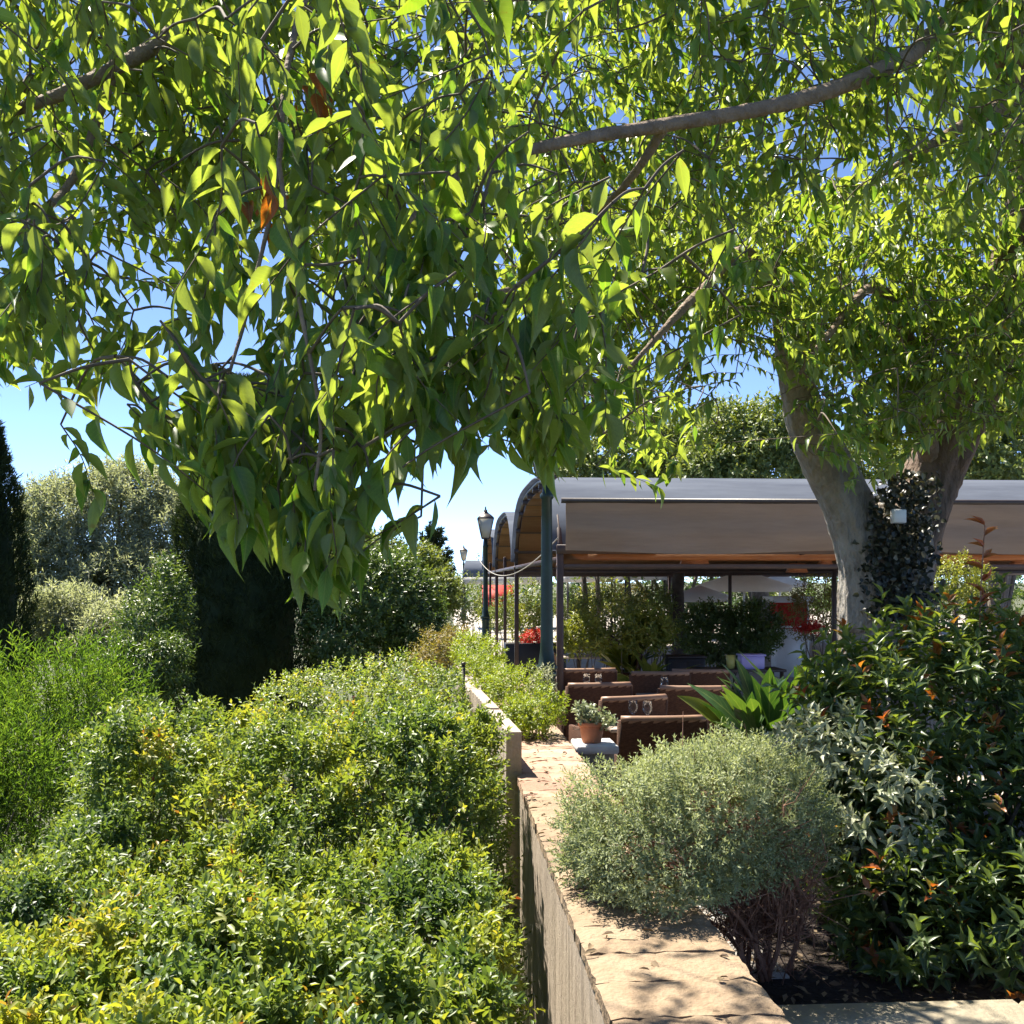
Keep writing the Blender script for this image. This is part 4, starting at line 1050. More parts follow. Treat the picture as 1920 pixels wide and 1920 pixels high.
shrub('yellow_shrub', 'dry yellowish shrub behind the last lime green mound', 'shrub', [(W(820, 1225, 12.0), (0.25, 0.3, 0.24)), (W(795, 1250, 11.6), (0.2, 0.3, 0.2)), (W(850, 1200, 12.4), (0.2, 0.3, 0.2))], 620, M['dry_leaf'], (0.05, 0.4), 7, 0.1, seed=94, zmin=-0.7, stems=8, base=(0.0, 12.0, -0.7))
shrub('silver_tuft', 'small grey silver tuft at the foot of the green lamp post', 'plant', [(W(1015, 1285, 10.6), (0.14, 0.14, 0.17))], 130, M['silver_leaf'], (0.05, 0.3), 7, 0.08, seed=95, zmin=0.6, stems=5, stem_r=0.006, base=(W(1015, 1285, 10.6)[0], W(1015, 1285, 10.6)[1], 0.0))
# thin post at the wall end
pp_ = W(869, 1300, 8.8)
po = empty('thin_post', (pp_[0], pp_[1], -0.7), 'thin dark metal post standing left of the wall end', 'post')
g = Geo(); g.tube([(0, 0, 0), (0, 0, 1.2), (0, 0, 1.93)], 0.014, 8); g.build('shaft', M['dark_metal'], po, True)
g = Geo(); g.lathe([(0.019, 1.93), (0.019, 1.945), (0.004, 1.955)], seg=10); g.build('cap', M['dark_metal'], po, True)

# white stone pier with the terracotta pot
pier = empty('stone_pier', (0.985, 7.1, 0), 'white topped stone pier under the terracotta pot', 'pier')
g = Geo(); g.box((-0.11, -0.14, 0), (0.11, 0.14, 0.80), bev=0.008); g.build('shaft', M['kerb'], pier)
g = Geo(); g.box((-0.135, -0.17, 0.80), (0.135, 0.17, 0.855), bev=0.01); g.build('cap_slab', M['white_stone'], pier)
def pot(name, label, c, r, h, group=None, mat='terracotta'):
    root = empty(name, c, label, 'flower pot', group)
    g = Geo(); g.lathe([(r * 0.66, 0), (r * 0.7, 0.004), (r * 0.92, h * 0.78), (r * 0.92, h * 0.8)], seg=26); g.build('body', M[mat], root, True)
    g = Geo(); g.lathe([(r * 0.92, h * 0.79), (r * 1.03, h * 0.8), (r * 1.05, h * 0.97), (r * 1.0, h), (r * 0.9, h), (r * 0.88, h * 0.9)], seg=26, cap=False); g.build('rim', M[mat], root, True)
    g = Geo(); g.lathe([(r * 0.91, h * 0.88), (r * 0.5, h * 0.9), (0.001, h * 0.9)], seg=20, cap=False); g.build('soil', M['soil'], root, True)
    return root
pot('flower_pot', 'small terracotta pot on the white pier beside the lime plants', (0.965, 7.08, 0.855), 0.088, 0.135)
shrub('potted_plant', 'pale green trailing plant in the small terracotta pot', 'plant', [((0.955, 7.08, 1.04), (0.10, 0.10, 0.06)), ((1.05, 7.06, 1.0), (0.06, 0.07, 0.04)), ((0.90, 7.06, 1.05), (0.05, 0.06, 0.06))], 90, M['silver_leaf'], (0.04, 0.7), 6, 0.05, seed=97, tp=T_OVAL, zmin=0.96, stems=6, stem_r=0.004, base=(0.965, 7.08, 0.975), parts=80, rmap=lambda r, p, g_: r * 0.5)

# ------------------------------------------------------------------ street lamps
def lamp(label, x, y, group):
    root = empty('street_lamp', (x, y, 0), label, 'street lamp', group)
    g = Geo(); g.lathe([(0.16, 0), (0.16, 0.05), (0.14, 0.08), (0.13, 0.45), (0.15, 0.48), (0.12, 0.52), (0.095, 0.62), (0.085, 0.92), (0.10, 0.95), (0.10, 0.985), (0.092, 1.0)], seg=20); g.build('pedestal', M['green_iron'], root, True)
    g = Geo(); g.lathe([(0.09, 1.0), (0.108, 1.02), (0.108, 1.045), (0.085, 1.07), (0.066, 1.22), (0.062, 1.6), (0.056, 2.4), (0.052, 2.72), (0.07, 2.74), (0.07, 2.77), (0.045, 2.80), (0.03, 2.93)], seg=18); g.build('post', M['green_iron'], root, True)
    g = Geo(); g.box((-0.10, -0.10, 2.93), (0.10, 0.10, 2.96), bev=0.006); g.build('lantern_base', M['dark_metal'], root)
    gl = Geo()
    b, t_ = 0.095, 0.19; z0, z1 = 2.962, 3.42
    V = np.array([(-b, -b, z0), (b, -b, z0), (b, b, z0), (-b, b, z0), (-t_, -t_, z1), (t_, -t_, z1), (t_, t_, z1), (-t_, t_, z1)], float)
    for i in range(4):
        j = (i + 1) % 4
        gp = Geo(); n_ = nrmz(np.array([[0, -1, 0], [1, 0, 0], [0, 1, 0], [-1, 0, 0]][i], float))
        F4 = np.array([V[i], V[j], V[4 + j], V[4 + i]])
        gp.add(np.concatenate([F4, F4 - n_ * 0.004]), None, [(0, 1, 2, 3), (7, 6, 5, 4), (0, 4, 5, 1), (1, 5, 6, 2), (2, 6, 7, 3), (3, 7, 4, 0)]); gp.build('pane', M['lantern_glass'], root)
        ge = Geo(); ge.tube([V[i], V[4 + i]], 0.011, 6); ge.build('lantern_bar', M['dark_metal'], root, True)
    g = Geo(); g.lathe([(0.285, 3.42), (0.285, 3.445), (0.17, 3.53), (0.09, 3.57), (0.06, 3.60), (0.06, 3.64), (0.02, 3.66), (0.03, 3.69), (0.004, 3.74)], seg=4); o = g.build('lantern_roof', M['dark_metal'], root); o.rotation_euler = (0, 0, math.pi / 4)
    return root
lamp('dark green lamp post standing at the near corner of the pergola', 1.045, 11.0, 'green street lamps')
lamp('lantern street lamp behind the second pergola arch', 1.045, 26.8, 'green street lamps')
lamp('small far street lamp left of the pergola posts', 1.05, 55.0, 'green street lamps')
cab = []
for t in np.linspace(0, 1, 22):
    a = W(1046, 1009, 11.1); b = W(900, 1052, 24.0)
    p = a + (b - a) * t; p[2] -= 0.35 * 4 * t * (1 - t); cab.append(p)
g = Geo(); g.tube(np.array(cab), 0.007, 5); tag(g.build('cable', M['wire'], None, True), 'thin pale cable sagging from the lamp post towards the far arches', 'cable')

# ------------------------------------------------------------------ pergola with barrel roofs
per = empty('pergola', (1.28, 12, 0), 'brown steel terrace pergola with barrel roofs and taupe front blind', 'pergola')
X0, X1 = 1.28, 12.5
BAY = 7.05; Y0 = 11.95; ZE = 2.20
def prof(t):
    """barrel profile: t 0..1 across one bay -> (dy, dz)"""
    s = 2 * t - 1
    return (t * BAY, 1.02 * (1 - abs(s) ** 3.4) ** 0.62)
ts = 0.5 - 0.5 * np.cos(np.linspace(0, math.pi, 25))
for b in range(3):
    yb = Y0 + b * BAY
    P2 = np.array([prof(t) for t in ts])
    for X in (X0, X0 + 2.7, X0 + 5.6, X0 + 8.4, X1):
        g = Geo(); g.tube(np.stack([np.full(25, X), yb + P2[:, 0], ZE + P2[:, 1]], 1), 0.035, 8); world_child(g.build('arch', M['brown_steel'], None, True), per)
    # outer sheet
    g = Geo()
    xs = np.linspace(X0 - 0.1, X1, 16)
    Vo = np.array([[(x, yb + dy, ZE + dz + 0.045) for dy, dz in P2] for x in xs]); Vi = Vo.copy(); Vi[..., 2] -= 0.012
    n_ = 25; q = []
    for i in range(15):
        for j in range(24):
            q.append((i * n_ + j, (i + 1) * n_ + j, (i + 1) * n_ + j + 1, i * n_ + j + 1))
    g.add(Vo.reshape(-1, 3), None, q); g.add(Vi.reshape(-1, 3), None, [f[::-1] for f in q])
    world_child(g.build('roof_sheet', M['roof_sheet'], None, True), per)
    # wooden lining panels between purlins
    cut = np.linspace(0, 1, 12)
    cut = 0.5 - 0.5 * np.cos(cut * math.pi)
    for a, c in zip(cut, cut[1:]):
        ya, za = prof(a); yc, zc = prof(c)
        f_ = 0.96
        g = Geo(); V = [(X, yb + y_, ZE + z_ * f_ - o_) for o_ in (0.05, 0.07) for X, y_, z_ in ((X0 + 0.02, ya + 0.03, za), (X1 - 0.1, ya + 0.03, za), (X1 - 0.1, yc - 0.03, zc), (X0 + 0.02, yc - 0.03, zc))]
        g.add(V, None, [(0, 1, 2, 3), (7, 6, 5, 4), (0, 4, 5, 1), (1, 5, 6, 2), (2, 6, 7, 3), (3, 7, 4, 0)], R.uniform(0, 1)); world_child(g.build('lining_panel', M['lining']), per)
        g = Geo(); g.tube([(X0 - 0.05, yb + yc, ZE + zc - 0.075), (X1, yb + yc, ZE + zc - 0.075)], 0.045, 6); world_child(g.build('purlin', M['brown_steel'], None, True), per)
for b in range(4):
    yb = Y0 + b * BAY
    for X in (X0, 6.9, X1):
        if X == 6.9 and b == 0: continue
        g = Geo(); g.box((X - 0.036, yb - 0.036, 0), (X + 0.036, yb + 0.036, ZE), bev=0.004); world_child(g.build('post', M['brown_steel']), per)
        g = Geo(); g.box((X - 0.09, yb - 0.09, 0), (X + 0.09, yb + 0.09, 0.014)); world_child(g.build('base_plate', M['brown_steel']), per)
    g = Geo(); g.box((X0 - 0.04, yb - 0.05, ZE), (X1, yb + 0.05, ZE + 0.10), bev=0.006); world_child(g.build('eave_beam', M['brown_steel']), per)
    g = Geo(); g.box((X0 - 0.04, yb - 0.03, ZE - 0.16), (X1, yb + 0.03, ZE - 0.11), bev=0.004); world_child(g.build('tie_rail', M['brown_steel']), per)
# extra slim posts on the left side
for yb in (Y0 + BAY * 0.5 + BAY, Y0 + BAY * 2.5):
    g = Geo(); g.box((X0 - 0.03, yb - 0.03, 0), (X0 + 0.03, yb + 0.03, ZE + 0.2), bev=0.004); world_child(g.build('post', M['brown_steel']), per)
for X in (X0,):
    g = Geo(); g.box((X - 0.03, Y0, ZE - 0.09), (X + 0.03, Y0 + 3 * BAY, ZE - 0.03), bev=0.004); world_child(g.build('side_rail', M['brown_steel']), per)
# taupe front blind, slightly rippled, with a rolled hem
g = Geo()
xs = np.linspace(X0 + 0.05, X1, 120); rows = np.linspace(0, 1, 9)
V = np.array([[(x, Y0 - 0.135 + 0.024 * math.sin(x * 2.1 + f_ * 3) * (1 - f_) + 0.008 * math.sin(x * 5.3 + 2 * f_) + 0.012 * math.sin(f_ * 9 + x * 0.4), ZE + 0.02 + f_ * 0.53 + 0.022 * math.sin(x * 1.7) * (1 - f_) ** 3) for x in xs] for f_ in rows])
n_ = 120; q = [(i * n_ + j, i * n_ + j + 1, (i + 1) * n_ + j + 1, (i + 1) * n_ + j) for i in range(8) for j in range(n_ - 1)]
g.add(V.reshape(-1, 3), None, q); Vb = V.copy(); Vb[..., 1] += 0.006; g.add(Vb.reshape(-1, 3), None, [f[::-1] for f in q])
world_child(g.build('front_blind', M['canvas'], None, True), per)
g = Geo(); g.tube([(X0, Y0 - 0.13, ZE + 0.575), (X1, Y0 - 0.13, ZE + 0.575)], 0.03, 8); world_child(g.build('blind_roller', M['dark_metal'], None, True), per)

# wooden hanging lamps below the front beam
for k, (a, b, dd, w_, h_, lb) in enumerate([(1302, 1046, 12.7, 0.16, 0.075, 'boxy orange wooden lamp under the front blind right of the middle'), (1494, 1062, 13.0, 0.11, 0.06, 'small orange wooden lamp hanging left of the tree trunk'), (1547, 1048, 12.7, 0.06, 0.05, 'tiny orange lamp tucked against the left side of the trunk'),
                                         (1775, 1048, 12.7, 0.11, 0.045, 'flat orange lamp just right of the tree trunk'), (1830, 1048, 12.7, 0.13, 0.05, 'flat orange lamp behind the tall red shoot'), (1912, 1046, 12.7, 0.09, 0.06, 'orange lamp at the right edge under the blind')]):
    p = W(a, b, dd)
    root = empty('wooden_lamp', (p[0], p[1], p[2] - h_), lb, 'lamp', 'orange lamps under the pergola')
    g = Geo(); V = [(-w_, -0.06, 0), (w_, -0.06, 0), (w_, 0.06, 0), (-w_, 0.06, 0), (-w_ * 0.8, -0.045, h_ * 1.6), (w_ * 0.8, -0.045, h_ * 1.6), (w_ * 0.8, 0.045, h_ * 1.6), (-w_ * 0.8, 0.045, h_ * 1.6)]
    g.add(V, None, [(0, 3, 2, 1), (4, 5, 6, 7), (0, 1, 5, 4), (1, 2, 6, 5), (2, 3, 7, 6), (3, 0, 4, 7)]); g.build('shade', M['lamp_wood'], root)
    g = Geo(); g.box((-w_ - 0.006, -0.066, -0.012), (w_ + 0.006, 0.066, 0.002), bev=0.003); g.build('rim', M['lamp_wood'], root)
    g = Geo(); g.tube([(0, 0, h_ * 1.6), (0, 0, h_ * 1.6 + 0.14)], 0.005, 6); g.build('rod', M['dark_metal'], root)

# ------------------------------------------------------------------ tables, chairs, glasses
def make_chair():
    root = empty('wicker_chair', (0, 0, 0))
    w, dp, h = 0.30, 0.29, 0.90
    g = Geo(); g.box((-w + 0.045, -dp + 0.02, 0.36), (w - 0.045, dp - 0.05, 0.44), bev=0.015); g.build('seat', M['wicker'], root)
    g = Geo()
    rows_ = 26; xs_ = np.linspace(-w, w, 15)
    for sgn, off in ((-1, 0.0), (1, 0.05)):      # woven back: bowed strands, each row a little ridge
        zz_ = np.linspace(0.30, h, rows_); V = []
        for i_, z_ in enumerate(zz_):
            wv = 0.005 * np.where((np.arange(15) + i_) % 2 == 0, 1.0, -1.0)
            V.append(np.stack([xs_, dp - 0.055 + off + 0.075 * (z_ - 0.3) / (h - 0.3) + 0.03 * (1 - (xs_ / w) ** 2) + sgn * wv, np.full(15, z_)], 1))
        q_ = [(r_ * 15 + c_, r_ * 15 + c_ + 1, (r_ + 1) * 15 + c_ + 1, (r_ + 1) * 15 + c_) for r_ in range(rows_ - 1) for c_ in range(14)]
        g.add(np.array(V).reshape(-1, 3), None, q_ if sgn < 0 else [f_[::-1] for f_ in q_])
    g.build('backrest', M['wicker'], root, True)
    for s_ in (-1, 1):
        g = Geo(); g.tube([(s_ * (w + 0.005), dp - 0.03, 0.28), (s_ * (w + 0.005), dp + 0.045, h)], 0.026, 8); g.build('back_post', M['wicker'], root, True)
    g = Geo(); xr = np.linspace(-w - 0.005, w + 0.005, 9); g.tube(np.stack([xr, dp + 0.045 + 0.03 * (1 - (xr / (w + 0.005)) ** 2), np.full(9, h + 0.005)], 1), 0.03, 8); g.build('top_rail', M['rail'], root, True)
    for s in (-1, 1):
        a, b = (s * w, s * (w - 0.04)); lo, hi = min(a, b), max(a, b)
        g = Geo(); g.box((lo, -dp, 0.30), (hi, dp - 0.056, 0.63), bev=0.008); g.build('armrest', M['wicker'], root)
        for yy in (-dp + 0.03, dp - 0.03):
            g = Geo(); g.box((s * (w - 0.025) - 0.018, yy - 0.018, 0), (s * (w - 0.025) + 0.018, yy + 0.018, 0.31)); g.build('leg', M['wicker'], root)
    return root
def copy_tree(src):
    c = src.copy(); col.objects.link(c)
    for ch in src.children:
        k = ch.copy(); col.objects.link(k); k.parent = c
        for gch in ch.children:
            q = gch.copy(); col.objects.link(q); q.parent = k
    return c
ch0 = make_chair(); first = [True]
def chair(px, d, rz, label):
    o = ch0 if first[0] else copy_tree(ch0); first[0] = False
    p = W(px, 1300, d); o.location = (p[0], p[1], 0.013); o.rotation_euler = (0, 0, rz)
    tag(o, label, 'chair', 'brown wicker chairs on the terrace')
def table(px, d, rz, label, s=0.33):
    p = W(px, 1300, d)
    root = empty('terrace_table', (p[0], p[1], 0.013), label, 'table', 'terrace tables', rz)
    g = Geo(); g.box((-s, -s, 0.675), (s, s, 0.705), bev=0.006); g.build('table_top', M['table_top'], root)
    g = Geo(); g.box((-0.035, -0.035, 0.03), (0.035, 0.035, 0.674)); g.build('column', M['dark_metal'], root)
    g = Geo(); g.box((-0.2, -0.2, 0), (0.2, 0.2, 0.03), bev=0.006); g.build('foot', M['dark_metal'], root)
def glass(px, d, label):
    p = W(px, 1300, d)
    root = empty('wine_glass', (p[0], p[1], 0.719), label, 'glass', 'wine glasses on the tables')
    g = Geo(); g.lathe([(0.036, 0), (0.036, 0.002), (0.006, 0.008)], seg=16); g.build('foot', M['glass'], root, True)
    g = Geo(); g.lathe([(0.0045, 0.008), (0.004, 0.08), (0.008, 0.092)], seg=10); g.build('stem', M['glass'], root, True)
    g = Geo(); g.lathe([(0.009, 0.092), (0.034, 0.115), (0.041, 0.145), (0.034, 0.205), (0.0325, 0.205), (0.0395, 0.145), (0.032, 0.117), (0.002, 0.096)], seg=18, cap=False); g.build('bowl', M['glass'], root, True)
PI = math.pi
# rz = 0: sits facing -Y with its back to +Y
chair(1222, 8.15, PI + 0.05, 'nearest wicker chair, only its backrest top shows above the grey bush')
chair(1290, 10.4, PI - 0.08, 'large wicker chair back right of the wine glasses')
chair(1152, 9.5, PI + 0.35, 'low wicker chair behind the terracotta pot')
chair(1105, 10.7, PI + 0.15, 'wicker chair just right of the brown pergola post')
chair(1228, 12.0, PI - 0.03, 'wicker chair in the second row behind the large chair back')
chair(1305, 12.3, PI - 0.1, 'wicker chair in the second row nearest the strap leaved plants')
chair(1090, 12.4, PI + 0.1, 'wicker chair beside the pergola post in the second row')
chair(1150, 15.4, -PI / 2, 'sideways wicker chair with pale arm in front of the burgundy plant')
chair(1080, 15.0, PI / 2, 'farthest wicker chair behind the pergola post')
table(1203, 9.15, 0.05, 'near terrace table with two wine glasses behind the nearest chair')
table(1120, 11.7, 0.0, 'pale terrace table behind the low wicker chair')
table(1262, 11.3, 0.0, 'terrace table between the two rows of chairs')
table(1088, 13.8, 0.0, 'pale far table right of the pergola post')
table(1085, 17.5, 0.0, 'farthest pale table below the yellow plants')
glass(1187, 9.0, 'left one of two wine glasses on the near table')
glass(1214, 8.95, 'right one of two wine glasses on the near table')
glass(1100, 11.6, 'left wine glass on the table behind the low chair')
glass(1122, 11.55, 'right wine glass on the table behind the low chair')
glass(1246, 11.2, 'wine glass on the table between the chair rows')
# dark service cabinet with a cup
p = W(1282, 1250, 15.0)
cabn = empty('service_cabinet', (p[0], p[1], 0), 'dark service cabinet behind the second chair row', 'cabinet')
g = Geo(); g.box((-0.25, -0.2, 0.06), (0.25, 0.2, 0.86), bev=0.01); g.build('body', M['black_plastic'], cabn)
g = Geo(); g.box((-0.27, -0.22, 0.862), (0.27, 0.22, 0.89), bev=0.006); g.build('top', M['dark_metal'], cabn)
for s in (-1, 1):
    g = Geo(); g.box((s * 0.12 - 0.105, -0.215, 0.1), (s * 0.12 + 0.105, -0.201, 0.82), bev=0.004); g.build('door', M['black_plastic'], cabn)
p = W(1370, 1232, 14.0)
tb = empty('side_table', (p[0] + 0.1, p[1], 0), 'low dark side table under the yellow cup', 'table')
g = Geo(); g.box((-0.55, -0.25, 0.76), (0.55, 0.25, 0.79), bev=0.005); g.build('table_top', M['dark_metal'], tb)
for sx in (-0.5, 0.5):
    for sy in (-0.2, 0.2):
        g = Geo(); g.box((sx - 0.02, sy - 0.02, 0), (sx + 0.02, sy + 0.02, 0.759)); g.build('leg', M['dark_metal'], tb)
g = Geo(); g.lathe([(0.045, 0), (0.05, 0.003), (0.062, 0.17), (0.058, 0.17), (0.046, 0.01), (0.001, 0.01)], seg=16)
o = g.build('cup', M['yellow_cup'], None, True); o.location = (p[0], p[1], 0.79); tag(o, 'yellow green cup on the dark side table', 'cup')
p = W(1408, 1226, 14.0)
tub = empty('lilac_tub', (p[0], p[1], 0.79), 'lilac plastic tub beside the yellow cup', 'tub')
g = Geo(); g.box((-0.15, -0.1, 0), (0.15, 0.1, 0.16), bev=0.012); g.build('body', M['lilac'], tub)
g = Geo(); g.box((-0.165, -0.115, 0.161), (0.165, 0.115, 0.185), bev=0.006); g.build('lid', M['lilac'], tub)

# ------------------------------------------------------------------ plants under and behind the pergola
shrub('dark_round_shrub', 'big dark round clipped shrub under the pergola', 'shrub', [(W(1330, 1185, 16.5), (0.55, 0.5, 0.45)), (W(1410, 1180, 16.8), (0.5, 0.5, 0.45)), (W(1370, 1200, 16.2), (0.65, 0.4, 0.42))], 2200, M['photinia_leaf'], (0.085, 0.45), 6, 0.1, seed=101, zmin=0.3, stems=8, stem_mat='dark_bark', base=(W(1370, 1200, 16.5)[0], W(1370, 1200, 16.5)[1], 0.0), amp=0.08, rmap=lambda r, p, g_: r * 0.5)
p = W(1215, 1250, 14.5)
pot('flower_pot', 'large terracotta pot of the golden broad leaved plant', (p[0], p[1], 0.0), 0.2, 0.36)
strap_plant('golden_plant', 'golden green broad leaved plant in the large terracotta pot', np.array([p[0], p[1], 0.32]), 52, 0.40, M['gold_leaf'], 102, 0.9, 0.3)
p = W(1215, 1250, 14.9)
strap_plant('golden_plant', 'taller golden leaved plant behind the large terracotta pot', np.array([p[0] - 0.2, p[1] + 0.6, 0.5]), 46, 0.45, M['gold_leaf'], 103, 0.9, 0.28)
pot('flower_pot', 'tall terracotta pot hidden behind the golden plants', (p[0] - 0.2, p[1] + 0.6, 0.0), 0.2, 0.54)
def fill(name, label, px, py, d, rx, rz, n, mat, leaf, seed, cat='plant', group='plants in the far terrace', bz=0.0, tp=T_LOW, amp=0.25):
    c = W(px, py, d)
    return shrub(name, label, cat, [(c, (rx, rx * 0.8, rz)), (c + np.array([rx * 0.5, 0.2, -rz * 0.3]), (rx * 0.6, rx * 0.6, rz * 0.7)), (c + np.array([-rx * 0.5, 0.1, -rz * 0.35]), (rx * 0.6, rx * 0.6, rz * 0.7))], n, M[mat], leaf, 6, leaf[0] * 2.0, seed=seed, zmin=bz, stems=5, base=(c[0], c[1], bz), group=group, amp=amp, tp=tp)
fill('leafy_plant', 'yellow green feathery plant right of the pergola post', 1092, 1178, 19.0, 0.42, 0.35, 330, 'gold_leaf', (0.10, 0.28), 111)
fill('leafy_plant', 'bright golden green bush just right of the pergola post', 1098, 1188, 14.6, 0.30, 0.26, 300, 'gold_leaf', (0.10, 0.32), 125, tp=T_MID)
fill('leafy_plant', 'bright golden green bush above the large terracotta pot', 1212, 1180, 14.9, 0.36, 0.24, 320, 'gold_leaf', (0.13, 0.34), 126, tp=T_MID)
fill('burgundy_plant', 'dark burgundy plant between the two yellow green plants', 1140, 1200, 18.0, 0.26, 0.26, 260, 'wine_leaf', (0.07, 0.4), 112)
fill('leafy_plant', 'green bush behind the yellow plants under the far canopy', 1130, 1140, 26.0, 0.8, 0.5, 420, 'far_leaf', (0.12, 0.35), 113)
fill('leafy_plant', 'light green plants left of the distant tree trunk', 1225, 1138, 24.0, 0.55, 0.5, 380, 'far_leaf', (0.12, 0.35), 114)
fill('leafy_plant', 'olive green bush beside the red stand', 1535, 1125, 20.0, 0.5, 0.75, 620, 'dry_leaf', (0.09, 0.35), 115)
fill('leafy_plant', 'yellow green bush seen through the pergola left of the lamp post', 992, 1165, 24.0, 0.4, 0.5, 330, 'gold_leaf', (0.1, 0.3), 116)
fill('leafy_plant', 'green plants below the red awning', 945, 1150, 28.0, 0.45, 0.45, 330, 'far_leaf', (0.1, 0.35), 117)
fill('leafy_plant', 'rounded olive shrub right of the trunk under the blind', 1800, 1085, 10.2, 0.28, 0.22, 520, 'gold_leaf', (0.05, 0.35), 118, bz=0.0)
fill('red_flowers', 'red flowers in the planter left of the lamp post', 1003, 1192, 20.0, 0.22, 0.14, 150, 'red_flower', (0.05, 0.7), 119)
fill('red_flowers', 'pinkish red flowers below the red stand', 1520, 1172, 17.5, 0.2, 0.12, 130, 'red_flower', (0.05, 0.7), 120)
p = W(1003, 1192, 20.0); planter_box('planter_box', 'long dark planter under the red flowers', (p[0], p[1], 0.0), 0.55, 0.2, 0.78, M['black_plastic'], 'dark planters')

# white canopies, parasols and red stand further back
def canopy(name, label, px0, px1, py_top, py_low, d, mat, group, roofmat=None):
    a, b = W(px0, py_low, d), W(px1, py_low, d); top = W(px0, py_top, d)[2]; zl = a[2]
    root = empty(name, ((a[0] + b[0]) / 2, (a[1] + b[1]) / 2, 0), label, 'canopy', group)
    w = (b[0] - a[0]) / 2; dp = 2.4
    zr = zl + 0.28
    V = [(-w, 0, zr), (w, 0, zr), (w, dp, zr), (-w, dp, zr), (-w * 0.93, dp * 0.4, top), (w * 0.93, dp * 0.4, top), (w * 0.93, dp * 0.6, top), (-w * 0.93, dp * 0.6, top)]
    g = Geo(); g.add(V, None, [(0, 1, 5, 4), (1, 2, 6, 5), (2, 3, 7, 6), (3, 0, 4, 7), (4, 5, 6, 7), (3, 2, 1, 0)]); g.build('roof', roofmat or mat, root)
    for lo, hi in (((-w - 0.01, -0.02, zl), (w + 0.01, 0.0, zr + 0.01)), ((-w - 0.02, 0.0, zl), (-w, dp, zr + 0.01)), ((w, 0.0, zl), (w + 0.02, dp, zr + 0.01))):
        g = Geo(); g.box(lo, hi); g.build('valance', mat, root)
    for sx in (-w + 0.05, w - 0.05):
        for sy in (0.05, dp - 0.05):
            g = Geo(); g.tube([(sx, sy, 0), (sx, sy, zr)], 0.035, 8); g.build('post', M['dark_metal'], root, True)
    return root
canopy('canopy', 'long white canopy with grey roof behind the lamp post', 868, 1030, 1050, 1096, 44.0, M['white_cloth'], 'white canopies', M['roof_sheet'])
canopy('canopy', 'cream canopy right of the pergola post far behind', 1062, 1150, 1052, 1092, 40.0, M['white_cloth'], 'white canopies', M['canvas'])
canopy('canopy', 'small pale canopy beside the distant tree trunk', 1170, 1250, 1066, 1088, 38.0, M['white_cloth'], 'white canopies')
canopy('canopy', 'cream canopy at the right edge beneath the blind', 1815, 1960, 1040, 1078, 22.0, M['plaster'], 'white canopies')
def parasol(label, px, py, d, r, mat):
    p = W(px, py, d)
    root = empty('parasol', (p[0], p[1], 0), label, 'parasol', 'white parasols')
    z = p[2]
    g = Geo(); V = [(0, 0, z + r * 0.32)]; n_ = 8
    for i in range(n_):
        a = i / n_ * 2 * PI; V.append((r * math.cos(a), r * math.sin(a), z))
    for i in range(n_):
        a = i / n_ * 2 * PI; V.append((r * math.cos(a), r * math.sin(a), z - 0.16))
    g.add(V, [(0, 1 + i, 1 + (i + 1) % n_) for i in range(n_)], [(1 + i, 9 + i, 9 + (i + 1) % n_, 1 + (i + 1) % n_) for i in range(n_)]); g.build('cover', mat, root)
    g = Geo(); g.tube([(0, 0, 0), (0, 0, z + r * 0.31)], 0.028, 8); g.build('pole', M['white_paint'], root, True)
    for i in range(n_):
        a = i / n_ * 2 * PI
        g = Geo(); g.tube([(0, 0, z - 0.05), (r * 0.55 * math.cos(a), r * 0.55 * math.sin(a), z + r * 0.13)], 0.01, 5); g.build('rib', M['white_paint'], root)
    g = Geo(); g.lathe([(0.25, 0), (0.25, 0.05), (0.05, 0.08)], seg=14); g.build('foot', M['dark_metal'], root, True)
parasol('large white parasol above the dark round shrub', 1395, 1098, 30.0, 1.35, M['white_cloth'])
parasol('lower cream parasol left of the dark round shrub top', 1312, 1116, 27.0, 0.75, M['white_cloth'])
parasol('white parasol farther right behind the red stand', 1462, 1092, 36.0, 0.9, M['white_cloth'])
p = W(1478, 1160, 22.0)
st = empty('red_stand', (p[0], p[1], 0), 'red and white refreshment stand right of the dark round shrub', 'stand')
g = Geo(); g.box((-0.30, -0.25, 0.96), (0.30, 0.25, 1.48), bev=0.01); g.build('body', M['red_cloth'], st)
g = Geo(); g.box((-0.28, -0.23, 0.0), (0.28, 0.23, 0.958)); g.build('plinth', M['white_paint'], st)
g = Geo(); g.box((-0.42, -0.36, 1.48), (0.40, 0.36, 1.60), bev=0.01); g.build('roof', M['white_paint'], st)
g = Geo(); g.box((-0.36, -0.34, 0.98), (0.36, -0.25, 1.02), bev=0.004); g.build('counter', M['white_paint'], st)
g = Geo(); g.box((0.30, -0.26, 0.1), (0.34, -0.22, 1.48)); g.build('corner_post', M['white_paint'], st)
p0 = W(905, 1110, 36.0); p1 = W(966, 1110, 36.0)
aw = empty('red_awning', (p0[0], p0[1], 0), 'red awning seen between the thin pergola posts', 'awning')
g = Geo(); w_ = p1[0] - p0[0]; z0 = W(905, 1126, 36)[2]; z1 = W(905, 1097, 36)[2]
g.add([(0, 0, z0), (w_, 0, z0), (w_, 0.9, z1), (0, 0.9, z1), (0, 0.01, z0 - 0.02), (w_, 0.01, z0 - 0.02), (w_, 0.92, z1 - 0.02), (0, 0.92, z1 - 0.02)], None, [(0, 1, 2, 3), (7, 6, 5, 4), (0, 4, 5, 1), (1, 5, 6, 2), (2, 6, 7, 3), (3, 7, 4, 0)]); g.build('cover', M['red_cloth'], aw)
